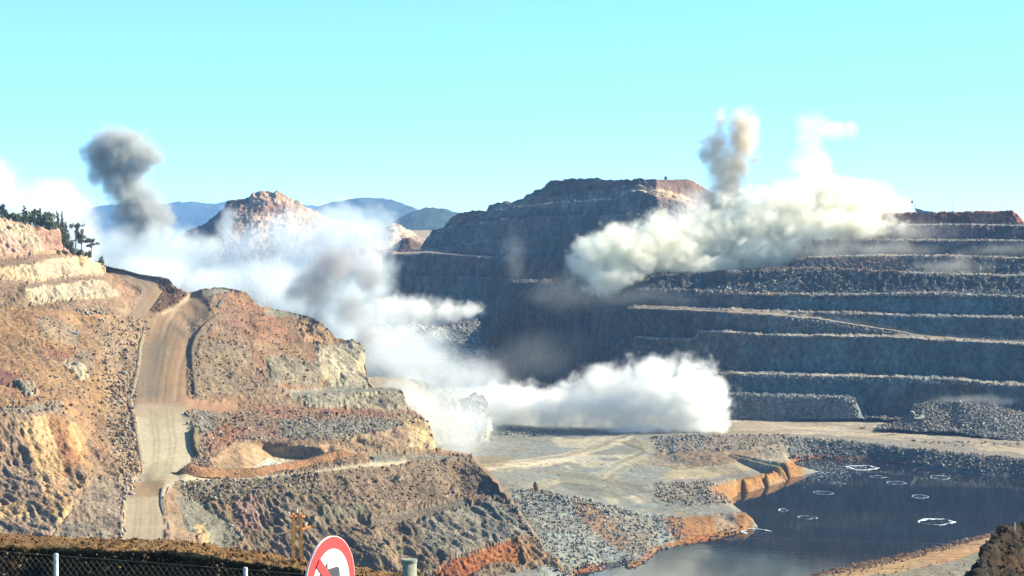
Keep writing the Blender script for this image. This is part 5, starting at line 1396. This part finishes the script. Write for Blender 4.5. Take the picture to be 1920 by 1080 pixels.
# excavator on the muck pile, boom to the left
e = P(1722, 790, 1068)
ex = thing('excavator', 'pale yellow excavator working at the foot of the grey rock heap', 'excavator', e, math.radians(14))
for s in (-1, 1):
    m = MB(); m.box((0, s * 1.5, 0.55), (4.6, 0.7, 1.0), bevel=0.35); m.build('track', M_DARKST, ex)
MB().box((0.0, 0, 1.25), (2.4, 2.2, 0.5), bevel=0.1).build('turntable', M_DARKST, ex)
MB().box((0.2, 0, 1.95), (4.4, 3.0, 1.0), bevel=0.15).build('deck', M_YELLOW, ex)
MB().box((2.2, 0, 2.35), (1.7, 3.1, 2.0), bevel=0.55).build('counterweight', plain_mat('cream_paint', (0.8, 0.76, 0.6), 0.5), ex)
cb = MB().box((-1.1, -0.95, 3.0), (1.6, 1.1, 1.5), bevel=0.12).build('cab', M_YELLOW, ex)
MB().box((-1.1, -0.95, 3.15), (1.66, 1.16, 0.8)).build('window', M_GLASSD, cb)
MB().tube([(-1.4, 0.2, 2.4), (-2.8, 0.2, 5.2), (-4.4, 0.2, 5.8)], 0.36, 0.26, n=8).build('boom', M_YELLOW, ex)
MB().tube([(-4.3, 0.2, 6.2), (-5.2, 0.2, 4.6), (-5.8, 0.2, 2.6)], 0.26, 0.2, n=8).build('stick', M_DARKST, ex)
bk = [(-5.9, 2.7), (-5.2, 2.3), (-5.3, 1.4), (-6.1, 1.0), (-6.9, 1.3), (-6.4, 1.7)]
MB().poly([Vector((x, -0.6, z)) for x, z in bk], (0, 1.6, 0)).build('bucket', M_DARKST, ex)
MB().tube([(-1.0, -0.35, 2.5), (-2.6, -0.35, 4.6)], 0.1, n=6).build('cylinder', M_STEEL, ex)

# white pickup on the edge of the bench under the blast cloud
v = P(1377, 509.5, 1274)
pk = thing('pickup_truck', 'white pickup truck parked on the bench edge under the big cloud', 'pickup', (v.x, v.y - 2.0, v.z - 0.1), math.radians(6))
MB().box((0, 0, 0.75), (5.0, 1.85, 0.6), bevel=0.12).build('body', M_WHITEP, pk)
cb = MB().box((-0.3, 0, 1.35), (2.2, 1.7, 0.75), bevel=0.2).build('cab', M_WHITEP, pk)
MB().box((-0.3, 0, 1.4), (1.9, 1.74, 0.42)).build('window', M_GLASSD, cb)
MB().box((1.65, 0, 1.08), (1.6, 1.6, 0.1)).build('cargo_bed', M_DARKST, pk)
for sx in (-1.55, 1.55):
    for sy in (-0.85, 0.85):
        wheel(pk, (sx, sy, 0.4), 0.4, 0.26)

# stacker on top of the plateau
q = P(1735, 400, 1316)
stk = thing('stacker', 'grey steel stacker with a raised boom standing on the plateau edge', 'stacker', (q.x, q.y, q.z - 0.5))
MB().poly([Vector((x, -1.2, z)) for x, z in [(-5.5, 0.2), (-7.2, 3.8), (-4.5, 3.6), (-1.0, 2.2), (3.5, 1.9), (6.0, 1.0), (6.4, 0.2)]], (0, 2.4, 0)).build('hull', M_STEEL, stk)
m = MB()
for s in (-0.45, 0.45):
    m.tube([(-5.6, s, 2.5), (-9.3, s, 8.8)], 0.22, 0.16, n=6)
for k in range(7):
    a = Vector((-5.6, -0.45, 2.5)).lerp(Vector((-9.3, -0.45, 8.8)), k / 7); b_ = Vector((-5.6, 0.45, 2.5)).lerp(Vector((-9.3, 0.45, 8.8)), (k + 1) / 7)
    m.tube([a, b_], 0.08, n=4)
m.build('boom', M_STEEL, stk)
MB().box((-9.2, 0, 8.4), (1.1, 1.3, 2.0), bevel=0.2).build('head', M_STEEL, stk)
MB().tube([(-9.4, 0, 8.8), (-11.0, 0, 9.0)], 0.1, 0.06, n=5).build('pointer', M_STEEL, stk)
for x, hgt in ((0.8, 4.6), (5.0, 4.4)):
    po = MB().tube([(x, 0, 0.5), (x, 0, hgt)], 0.14, n=6).build('mast', M_STEEL, stk)
    MB().box((x, 0, hgt), (0.9, 0.5, 0.5), bevel=0.1).build('lamp_box', M_STEEL, po)
for x in (-4.0, 0.0, 4.0):
    wheel(stk, (x, -1.3, 0.5), 0.6, 0.4)

def mast(px, py, py_top, Y, label, r=0.28, base=True):
    b_ = P(px, py, Y); H_m = (py - py_top) * Y / F
    t_ = thing('lighting_mast', label, 'mast', (b_.x, b_.y, b_.z - 0.3), 0, None)
    MB().tube([(0, 0, -0.6), (0, 0, H_m)], r, r * 0.5, n=8).build('pole', M_STEEL, t_, True)
    MB().box((0, 0, H_m), (0.5, 0.5, 0.7), bevel=0.1).build('lamp_head', M_STEEL, t_)
    if base:
        MB().tube([(0, 0, 0), (0, 0, 0.9), (0, 0, 1.3)], 1.9, 1.1, n=12).build('base', M_CONC, t_, True)
mast(1787, 399, 370, 1314, 'thin mast on a round base on the red plateau edge')
mast(1616, 402, 333, 1318, 'tall thin mast whose foot is lost in the pale cloud', 0.2, False)

tw = P(1248, 341, 1700)
t_ = thing('ruined_tower', 'small square stone tower on the top of the mountain', 'tower', (tw.x, tw.y, tw.z - 2))
MB().box((0, 0, 3.0), (2.2, 2.2, 6.5), bevel=0.2).build('shaft', plain_mat('dark_stone', (0.13, 0.11, 0.09), 0.95, 0, 0.2, 1.5, 0.4), t_)
MB().box((0, 0, 6.5), (2.5, 2.5, 0.6), bevel=0.1).build('parapet', plain_mat('dark_stone', (0.12, 0.1, 0.085), 0.95, 0, 0.2, 1.5, 0.4), t_)

s_ = on_z(1617, 804, -117.8)
t_ = thing('skid_mast', 'rusty skid with a thin upright mast standing on the pit floor road', 'skid', (s_.x, s_.y, s_.z + 0.1))
MB().poly([Vector((x, -0.7, z)) for x, z in [(-1.6, 0.6), (-1.5, 1.3), (1.1, 1.1), (1.5, 1.5), (1.6, 0.8), (0.8, 0.0), (-0.8, 0.0)]], (0, 1.4, 0)).build('skid', M_RUST, t_)
MB().tube([(1.5, 0, 0.4), (1.5, 0, 10.5)], 0.09, 0.05, n=6).build('mast', M_STEEL, t_)

# ------------------------------------------------------------------ single rocks and slabs that stand out
def boulder(at, size, label, col, seed, group=None, squash=(1, 1, 1)):
    r = np.random.default_rng(seed)
    bm = bmesh.new(); bmesh.ops.create_icosphere(bm, subdivisions=3, radius=1)
    co = np.array([v.co[:] for v in bm.verts])
    planes = r.normal(size=(9, 3)); planes /= np.linalg.norm(planes, axis=1, keepdims=True)
    for pl in planes:
        dd = co @ pl; lim = r.uniform(0.55, 0.85); m = dd > lim
        co[m] -= np.outer(dd[m] - lim, pl)
    co *= 1 + 0.1 * fbm(co * 2.5 + seed, 3, seed)[:, None]
    co *= np.array(squash) * size
    for v, c in zip(bm.verts, co): v.co = c
    me = bpy.data.meshes.new('boulder'); bm.to_mesh(me); bm.free()
    o = new_obj('boulder', me, plain_mat('boulder_stone', col, 0.95, 0, 0.3, 1.3 / size, 0.5))
    o.location = at
    return setp(o, label, 'boulder', group)
f_ = on_z(1005, 921, -112); boulder(f_ + Vector((0, 0, 1.6)), 2.2, 'tall upright brown boulder at the crest of the rubble slope', A('a88c64'), 1, squash=(0.7, 0.7, 1.25))
f_ = on_z(1391, 787, -118); boulder(f_ + Vector((0, -1, 1.2)), 2.1, 'large tan boulder beside the right end of the lower cloud', A('cfae84'), 2, squash=(1.3, 1, 0.8))
f_ = on_z(1404, 788, -118); boulder(f_ + Vector((0, -1, 0.9)), 1.5, 'smaller brown boulder just right of the large tan one', A('a07c58'), 3, squash=(1.1, 1, 0.8))
boulder(P(1371, 579, 1232) + Vector((0, -1.5, 0.2)), 1.1, 'white round boulder on the long ramp in the dark wall', A('e8e4d8'), 4)
boulder(P(1495, 583, 1218) + Vector((0, -1.5, 0.2)), 1.4, 'pale grey boulder on the bench right of the white one', A('d0ccc0'), 5, squash=(1.2, 1, 0.8))
f_ = Vector(on_land(143, 690).tolist()); boulder(f_ + Vector((0.4, -0.6, 0)), 3.4, 'pale cracked outcrop on the left hillside', A('dccba4'), 6, squash=(1.0, 0.6, 0.9))
f_ = Vector(on_land(137, 626).tolist()); boulder(f_ + Vector((0.3, -0.4, 0.2)), 1.7, 'long white slab lying on the left hillside', A('f0e8d8'), 7, squash=(1.5, 0.5, 0.5))
f_ = Vector(on_land(173, 861).tolist()); boulder(f_ + Vector((0.3, -0.4, 0.2)), 1.0, 'pale yellow boulder right of the orange cliff', A('f4dc90'), 8, squash=(0.8, 0.8, 1.0))
f_ = Vector(on_land(232, 1002).tolist()); boulder(f_ + Vector((0, -0.4, 0.2)), 0.9, 'pale round rock beside the lower end of the ramp', A('d4c49c'), 9)
f_ = Vector(on_land(700, 861).tolist()); boulder(f_ + Vector((0, -1, 0.3)), 1.6, 'grey green rock heap where the narrow track ends', A('8c907c'), 10, squash=(1.8, 0.8, 0.6))
f_ = on_z(1348, 848, -117); boulder(f_ + Vector((0, 0, 1.0)), 1.7, 'orange brown rock on the stony spit', A('b8905c'), 11, squash=(1, 1, 1))
f_ = on_z(1285, 828, -117.5); boulder(f_ + Vector((0, 0, 1.0)), 2.2, 'dark brown rock at the foot of the lower cloud', A('84694c'), 12, squash=(1.2, 1, 0.8))

# pipes and a cable on the lower ramp
def laid(line, rad, name, label, cat, mat, lift=0.15):
    d = dens_line([(a, b_, 1.0) for a, b_ in line], 4)
    pts = [Vector(on_land(x, y).tolist()) + Vector((0, -0.2, lift)) for x, y, _ in d]
    o0 = pts[0].copy()
    o = MB().tube([p - o0 for p in pts], rad, n=7).build(name, mat, None, True)
    o.location = o0
    return setp(o, label, cat)
laid([(304, 915), (302, 925), (301, 945), (305, 962), (313, 980), (315, 1000), (316, 1020)], 0.22, 'pipe', 'black pipe bending across the ramp edge, left of the two', 'pipe', M_PIPE)
laid([(316, 914), (311, 926), (310, 945), (312, 965), (316, 985), (318, 1000), (319, 1020)], 0.22, 'pipe', 'black pipe running along the ramp edge, right of the two', 'pipe', M_PIPE)
laid([(238, 918), (232, 930), (231, 945), (228, 960), (229, 985), (237, 998)], 0.13, 'cable', 'dark cable lying along the left edge of the ramp', 'cable', M_PIPE)
laid([(262, 850), (255, 862), (240, 876), (226, 890), (218, 902), (220, 910)], 0.16, 'cable', 'pale looped cable left of the ramp junction', 'cable', M_SLAB)

M_FOAM2 = plain_mat('thin_foam', (0.22, 0.24, 0.26), 0.9, 0, 0.4)
# foam rings where rock has fallen into the lake
def foam(px, py, rx, ry, label, seed, gap=0.15, arc=(0, 6.2832), width=0.2):
    c = on_z(px, py, ZW)
    a0 = abs(on_z(px + rx, py, ZW).x - c.x); b0 = abs(on_z(px, py - ry, ZW).y - on_z(px, py + ry, ZW).y) / 2
    r = np.random.default_rng(seed)
    n = 72
    th = np.linspace(arc[0], arc[1], n)
    q = np.stack([np.cos(th), np.sin(th), np.full(n, seed * 3.7)], -1)
    ro = 1 + 0.34 * fbm(q * 2.4, 4, seed)
    wd = np.clip(width * (1 + 2.2 * fbm(q * 2.6 + 4, 3, seed + 3)) - gap * (fbm(q * 3.3 + 9, 2, seed + 5) > 0.25), 0.012, 0.7)
    bm = bmesh.new()
    rings = []
    for k in range(n):
        d = Vector((math.cos(th[k]) * a0, math.sin(th[k]) * b0, 0))
        t_ = math.sin(math.pi * min(1, max(0, k / (n - 1)))) ** 0.3 if arc[1] - arc[0] < 6.2 else 1
        wk = wd[k] * t_ * 0.55
        rings.append([bm.verts.new(d * (ro[k] - wk * f) + Vector((0, 0, 0.02 + hz))) for f, hz in ((0, 0), (0.3, 0.09), (0.7, 0.09), (1, 0))])
    for u, v2 in zip(rings[:-1], rings[1:]):
        for k in range(3):
            bm.faces.new((u[k], u[k + 1], v2[k + 1], v2[k]))
    for _ in range(int(14 + a0)):
        a, rr = r.uniform(0, 6.28), r.uniform(0.2, 1.15)
        p = Vector((math.cos(a) * a0 * rr, math.sin(a) * b0 * rr, 0.03)); s = r.uniform(0.08, 0.3)
        bm.faces.new([bm.verts.new(p + Vector((math.cos(x) * s * r.uniform(.6, 1.6), math.sin(x) * s, 0))) for x in np.linspace(0, 5.2, 6)])
    me = bpy.data.meshes.new('foam_ring'); bm.to_mesh(me); bm.free()
    o = new_obj('foam_ring', me, M_FOAM if seed in (1, 11, 12, 9) else M_FOAM2); o.location = c
    return setp(o, label, 'foam ring', 'foam rings on the lake')
foam(1617, 877, 29, 4.5, 'bright wide foam ring near the middle of the far shore', 1, 0.05, width=0.25)
foam(1506, 883, 22, 4, 'thin broken foam ring near the tip of the spit', 2, 0.2)
foam(1762, 895, 19, 3.6, 'medium foam ring under the right part of the far bank', 3, 0.08, width=0.22)
foam(1680, 905, 18, 3, 'small pale foam ring right of the middle in the dark reflection', 4, 0.12)
foam(1647, 894, 15, 2.4, 'faint small foam ring just below the bright far ring', 5, 0.15)
foam(1570, 906, 15, 2.2, 'very faint foam ring among flecks near the left shore', 6, 0.2, width=0.12)
foam(1543, 924, 20, 3.2, 'faint grey foam ring left of the lake centre', 7, 0.12, width=0.15)
foam(1725, 931, 16, 3.2, 'small foam ring alone at the right of the lake centre', 8, 0.08, width=0.22)
foam(1472, 957, 12, 3, 'short bright arc of foam beside a dark ripple', 9, 0.05, arc=(1.2, 4.4), width=0.4)
foam(1513, 970, 18, 3.3, 'oval foam ring just below the dark ripple', 10, 0.1, width=0.2)
foam(1754, 978, 35, 6.2, 'largest and brightest foam ring, broken white, in the right of the lake', 11, 0.05, width=0.3)
foam(1416, 997, 30, 5.5, 'foam crescent spreading off the tip of the orange point', 12, 0.05, arc=(0.0, 4.2), width=0.3)
r = np.random.default_rng(77)
bm = bmesh.new()
for _ in range(700):
    px, py = r.normal(1540, 48), r.normal(884, 9)
    if px < 1486 or py < 866: continue
    c = on_z(px, py, ZW); s = r.uniform(0.05, 0.34)
    bm.faces.new([bm.verts.new(c + Vector((math.cos(x) * s * r.uniform(.8, 2.4), math.sin(x) * s, 0.03))) for x in np.linspace(0, 5.2, 6)])
me = bpy.data.meshes.new('foam_flecks'); bm.to_mesh(me); bm.free()
setp(new_obj('foam_flecks', me, M_FOAM), 'scattered white flecks of foam near the far left shore', 'foam', kind='stuff')

# ------------------------------------------------------------------ smoke and dust clouds (voxel densities)
def smoke(name, label, blobs, dens=0.3, col=(0.95, 0.94, 0.92), vox=0.8, amp=0.55, warp=0.35, edge=0.6, puff=9.0, anis=0.0, thick=0.9, grow=1.22, fray=0.35, seed=0.0, group=None, patchy=0.0):
    """blobs: (px, py, Y, half width in px, half height in px[, half depth in px])."""
    bl = []
    for b in blobs:
        px, py, Y, rx, rz = b[:5]
        m_ = Y / F
        ry = (b[5] if len(b) > 5 else (rx + rz) / 2 * thick) * m_
        bl.append((P(px, py, Y), Vector((rx * m_, ry, rz * m_)) * grow))
    lo = Vector([min(c[i] - 1.45 * r[i] for c, r in bl) for i in range(3)])
    hi = Vector([max(c[i] + 1.45 * r[i] for c, r in bl) for i in range(3)])
    vol = bpy.data.volumes.new(name)
    o = bpy.data.objects.new(name, vol)
    COL.objects.link(o)
    base = Vector(((lo.x + hi.x) / 2, (lo.y + hi.y) / 2, lo.z))
    o.location = base
    ng = bpy.data.node_groups.new('smoke_density', 'GeometryNodeTree')
    ng.interface.new_socket('Geometry', in_out='OUTPUT', socket_type='NodeSocketGeometry')
    K = ng.links.new
    def nd(t, **k):
        n = ng.nodes.new(t)
        for a, v in k.items(): setattr(n, a, v)
        return n
    def feed(n, i, x):
        if isinstance(x, bpy.types.NodeSocket): K(x, n.inputs[i])
        elif x is not None: n.inputs[i].default_value = x
    def vm(op, a, b=None):
        n = nd('ShaderNodeVectorMath', operation=op)
        feed(n, 0, a); feed(n, 1, b)
        return n.outputs['Value'] if op == 'LENGTH' else n.outputs['Vector']
    def mth(op, a, b=None, c=None):
        n = nd('ShaderNodeMath', operation=op)
        feed(n, 0, a); feed(n, 1, b); feed(n, 2, c)
        return n.outputs[0]
    pos = vm('ADD', nd('GeometryNodeInputPosition').outputs[0], tuple(base + Vector((seed * 13.7, 0, 0)) * 0))
    nofs = vm('ADD', pos, (seed * 131.0, seed * 57.0, seed * 23.0))
    def noise(vec, scale, detail, out='Color', rough=0.55):
        n = nd('ShaderNodeTexNoise')
        n.inputs['Scale'].default_value = scale; n.inputs['Detail'].default_value = detail; n.inputs['Roughness'].default_value = rough
        K(vec, n.inputs['Vector'])
        return n.outputs[out]
    def centred(v, s): return vm('MULTIPLY', vm('SUBTRACT', v, (0.5, 0.5, 0.5)), (s, s, s))
    w1 = centred(noise(nofs, 1 / (puff * 2.4), 2), puff * 4 * warp)
    w2 = centred(noise(nofs, 1 / (puff * 0.7), 3), puff * 1.6 * warp)
    wv_ = vm('ADD', w1, w2)
    p = vm('ADD', pos, wv_)
    pn = vm('ADD', nofs, wv_)
    q = None
    for c, r in bl:
        d = vm('LENGTH', vm('MULTIPLY', vm('SUBTRACT', p, tuple(c)), (1 / r.x, 1 / r.y, 1 / r.z)))
        q = d if q is None else mth('SMOOTH_MIN', q, d, 0.22)
    vo = nd('ShaderNodeTexVoronoi', feature='F1')
    vo.inputs['Scale'].default_value = 1 / puff; vo.inputs['Detail'].default_value = 2; vo.inputs['Roughness'].default_value = 0.5
    K(pn, vo.inputs['Vector'])
    q = mth('ADD', q, mth('MULTIPLY', mth('SUBTRACT', vo.outputs['Distance'], 0.55), amp))
    q = mth('ADD', q, mth('MULTIPLY', mth('SUBTRACT', noise(nofs, 1 / (puff * 0.35), 4, 'Fac', 0.65), 0.5), fray))
    mr = nd('ShaderNodeMapRange', interpolation_type='SMOOTHSTEP')
    K(q, mr.inputs[0])
    for i, v in ((1, 1.0 + 0.3 * edge), (2, 1.0 - 0.7 * edge), (3, 0.0), (4, 1.0)): mr.inputs[i].default_value = v
    den = mr.outputs[0]
    if patchy:
        pr = nd('ShaderNodeMapRange', interpolation_type='SMOOTHSTEP')
        K(noise(pn, 1 / (puff * 2.0), 4, 'Fac', 0.6), pr.inputs[0])
        for i, v in ((1, 0.38), (2, 0.66), (3, 1 - patchy), (4, 1.0 + patchy)): pr.inputs[i].default_value = v
        den = mth('MULTIPLY', den, pr.outputs[0])
    vc = nd('GeometryNodeVolumeCube')
    K(den, vc.inputs['Density'])
    vc.inputs['Min'].default_value = lo - base; vc.inputs['Max'].default_value = hi - base
    for i, a in enumerate('XYZ'): vc.inputs['Resolution ' + a].default_value = max(8, int((hi - lo)[i] / vox))
    mat = bpy.data.materials.new('smoke_' + str(len(bpy.data.materials)))
    mat.use_nodes = True
    t = mat.node_tree; t.nodes.clear()
    out = t.nodes.new('ShaderNodeOutputMaterial'); pv = t.nodes.new('ShaderNodeVolumePrincipled')
    pv.inputs['Color'].default_value = (*col, 1); pv.inputs['Density'].default_value = dens; pv.inputs['Anisotropy'].default_value = anis
    t.links.new(pv.outputs[0], out.inputs['Volume'])
    vol.materials.append(mat)
    sm = nd('GeometryNodeSetMaterial'); sm.inputs['Material'].default_value = mat; K(vc.outputs[0], sm.inputs[0])
    go = nd('NodeGroupOutput'); K(sm.outputs[0], go.inputs[0])
    o.modifiers.new('density', 'NODES').node_group = ng
    return setp(o, label, 'smoke cloud', group)

WHT, CRM, GRY, DGR = (0.972, 0.97, 0.93), (0.985, 0.962, 0.84), (0.80, 0.79, 0.76), (0.50, 0.51, 0.52)
smoke('smoke_cloud', 'dense white blast cloud billowing over the pit floor in front of the dark wall',
      [(925, 752, 1120, 38, 30), (975, 762, 1110, 52, 38), (1040, 762, 1100, 58, 36), (1100, 757, 1095, 58, 42), (1160, 752, 1090, 58, 48), (1225, 742, 1085, 66, 56), (1290, 746, 1085, 60, 60), (1330, 752, 1085, 30, 48), (1236, 695, 1088, 34, 24), (1128, 722, 1092, 34, 26), (1190, 806, 1075, 60, 10), (1300, 800, 1078, 60, 14)],
      dens=0.17, col=WHT, vox=0.62, grow=1.33, edge=0.85, fray=0.65, puff=9, seed=1)
smoke('smoke_cloud', 'great cream coloured blast cloud rolling along the upper benches to the right',
      [(1088, 500, 1300, 24, 22), (1120, 482, 1305, 40, 34), (1180, 478, 1310, 62, 46), (1250, 468, 1320, 66, 52), (1330, 452, 1335, 66, 50), (1410, 438, 1340, 76, 60), (1485, 425, 1345, 76, 58), (1555, 412, 1350, 74, 50), (1620, 404, 1350, 64, 36), (1676, 400, 1345, 38, 22), (1480, 375, 1355, 50, 30), (1560, 366, 1355, 60, 26), (1440, 474, 1318, 70, 28), (1530, 455, 1320, 60, 30), (1600, 425, 1318, 70, 26), (1300, 500, 1315, 80, 22), (1150, 525, 1295, 50, 24)],
      dens=0.19, col=CRM, vox=0.75, grow=1.42, edge=0.78, fray=0.7, amp=0.6, puff=11, seed=2)
smoke('smoke_cloud', 'dark grey mushroom shaped plume standing in the sky on the far left',
      [(222, 280, 1500, 50, 34), (275, 296, 1500, 26, 20), (195, 300, 1500, 30, 24), (212, 322, 1500, 38, 26), (250, 318, 1500, 34, 26), (240, 352, 1500, 34, 34), (258, 385, 1500, 40, 40), (278, 420, 1500, 40, 40), (240, 440, 1500, 24, 24)],
      dens=0.24, col=(0.58, 0.59, 0.56), vox=0.9, grow=1.34, amp=0.45, edge=0.75, puff=12, seed=3)
smoke('smoke_cloud', 'wide pale blue white cloud filling the valley behind the left hill',
      [(225, 470, 1400, 46, 46), (290, 520, 1300, 90, 44), (400, 540, 1300, 110, 44), (510, 545, 1300, 80, 50), (300, 480, 1400, 70, 50), (380, 492, 1400, 70, 50), (460, 488, 1400, 70, 60), (545, 478, 1400, 74, 72), (625, 448, 1400, 70, 62), (685, 440, 1395, 52, 50), (702, 500, 1390, 42, 48), (640, 400, 1405, 44, 18), (640, 560, 1370, 72, 56), (560, 560, 1380, 52, 46), (640, 620, 1340, 46, 40), (430, 420, 1420, 24, 34)],
      dens=0.055, col=(0.84, 0.90, 0.915), vox=1.1, amp=0.45, edge=0.9, puff=15, seed=4, patchy=0.3)
smoke('smoke_cloud', 'dark grey billow inside the pale valley cloud',
      [(590, 535, 1215, 48, 42), (560, 552, 1215, 28, 26), (632, 498, 1215, 44, 34), (690, 515, 1220, 28, 30), (655, 585, 1205, 36, 34), (690, 640, 1190, 24, 30)],
      dens=0.13, col=(0.5, 0.5, 0.49), vox=0.9, amp=0.5, edge=0.8, puff=11, seed=5, patchy=0.3)
smoke('smoke_cloud', 'low bright white strip of dust along the foot of the far wall',
      [(735, 582, 1460, 40, 26), (785, 584, 1460, 42, 24), (835, 586, 1460, 36, 18), (880, 585, 1455, 28, 14)],
      dens=0.09, col=WHT, vox=0.7, edge=1.0, grow=1.4, fray=0.5, puff=7, seed=6)
smoke('smoke_cloud', 'thin white dust drifting down over the lower benches to the pit floor',
      [(700, 660, 1200, 40, 40), (745, 665, 1230, 60, 46), (800, 690, 1200, 62, 40), (860, 700, 1180, 52, 32), (910, 720, 1140, 40, 26), (775, 785, 930, 56, 52), (835, 805, 920, 54, 44), (868, 832, 890, 40, 20), (750, 728, 1040, 50, 36), (820, 750, 1020, 50, 40), (700, 620, 1230, 60, 40), (770, 640, 1260, 70, 34), (880, 765, 1005, 54, 40), (900, 800, 985, 40, 26)],
      dens=0.03, col=(0.88, 0.92, 0.92), vox=0.9, grow=1.4, amp=0.4, edge=1.1, puff=13, seed=7, patchy=0.3)
smoke('smoke_cloud', 'grey brown plume shooting up above the great cream cloud',
      [(1352, 405, 1365, 36, 26), (1358, 380, 1365, 34, 26), (1362, 345, 1365, 26, 30), (1360, 310, 1365, 24, 28), (1342, 275, 1365, 20, 24), (1392, 268, 1365, 19, 34), (1378, 312, 1365, 22, 24), (1392, 232, 1365, 20, 20), (1330, 285, 1365, 14, 14), (1416, 298, 1365, 12, 8), (1350, 235, 1365, 9, 20)],
      dens=0.26, col=(0.80, 0.73, 0.60), vox=0.7, grow=1.5, amp=0.45, fray=0.7, edge=1.1, puff=7, seed=8, patchy=0.35)
smoke('smoke_cloud', 'pale grey smoke hanging against the right flank of the mountain',
      [(1310, 385, 1400, 44, 30), (1280, 410, 1400, 30, 18), (1345, 400, 1400, 40, 30)],
      dens=0.03, col=(0.86, 0.85, 0.83), vox=1.0, amp=0.4, edge=0.9, puff=9, seed=9)
smoke('smoke_cloud', 'thin white plume fading into the sky above the right plateau',
      [(1520, 236, 1370, 24, 20), (1556, 244, 1370, 28, 13), (1592, 240, 1370, 14, 12), (1518, 272, 1370, 24, 30), (1518, 312, 1370, 34, 32), (1525, 345, 1370, 44, 22), (1600, 362, 1370, 60, 22)],
      dens=0.07, col=WHT, vox=0.9, grow=1.35, amp=0.4, edge=1.1, puff=9, seed=10, patchy=0.4)
smoke('smoke_cloud', 'faint white haze of dust behind the trees on the left hill',
      [(-10, 355, 1300, 46, 50), (50, 395, 1300, 70, 50), (120, 415, 1300, 56, 50), (165, 455, 1300, 30, 60), (100, 360, 1300, 50, 30)],
      dens=0.045, col=WHT, vox=1.1, amp=0.35, edge=0.95, puff=14, seed=11, patchy=0.4)
smoke('smoke_cloud', 'low wisps of dust lying on the upper right benches',
      [(1600, 440, 1310, 50, 22), (1690, 432, 1300, 60, 14), (1560, 470, 1285, 50, 18), (1660, 468, 1280, 70, 9), (1790, 500, 1250, 50, 10), (1805, 495, 1250, 18, 16), (1880, 470, 1270, 50, 8)],
      dens=0.014, col=CRM, vox=0.9, grow=1.7, amp=0.35, edge=1.2, puff=9, seed=12, patchy=0.5)
smoke('smoke_cloud', 'faint bluish smoke in front of the dark spur of rock',
      [(1010, 650, 1150, 46, 24), (1080, 550, 1260, 60, 20), (960, 690, 1130, 60, 22), (965, 480, 1560, 14, 40), (1200, 560, 1230, 70, 12)],
      dens=0.0035, col=WHT, vox=1.4, grow=1.8, amp=0.35, edge=1.2, puff=14, seed=13, patchy=0.5)
smoke('smoke_cloud', 'light dust rising from the crest of the grey rock heap',
      [(1800, 748, 1105, 60, 9), (1850, 752, 1100, 50, 9)], dens=0.012, col=WHT, vox=0.7, amp=0.4, edge=0.95, puff=6, seed=14)

# ------------------------------------------------------------------ haze in the air
hz = MB().box((0, 6900, 400), (17000, 14600, 1106)).build('haze', None)
hm = bpy.data.materials.new('haze_air'); hm.use_nodes = True
t = hm.node_tree; t.nodes.clear()
out = t.nodes.new('ShaderNodeOutputMaterial'); pv = t.nodes.new('ShaderNodeVolumePrincipled')
pv.inputs['Color'].default_value = (0.28, 0.56, 1.0, 1)
pv.inputs['Density'].default_value = 4.8e-5
pv.inputs['Anisotropy'].default_value = 0.0
t.links.new(pv.outputs[0], out.inputs['Volume'])
hz.data.materials.append(hm)
setp(hz, kind='stuff')
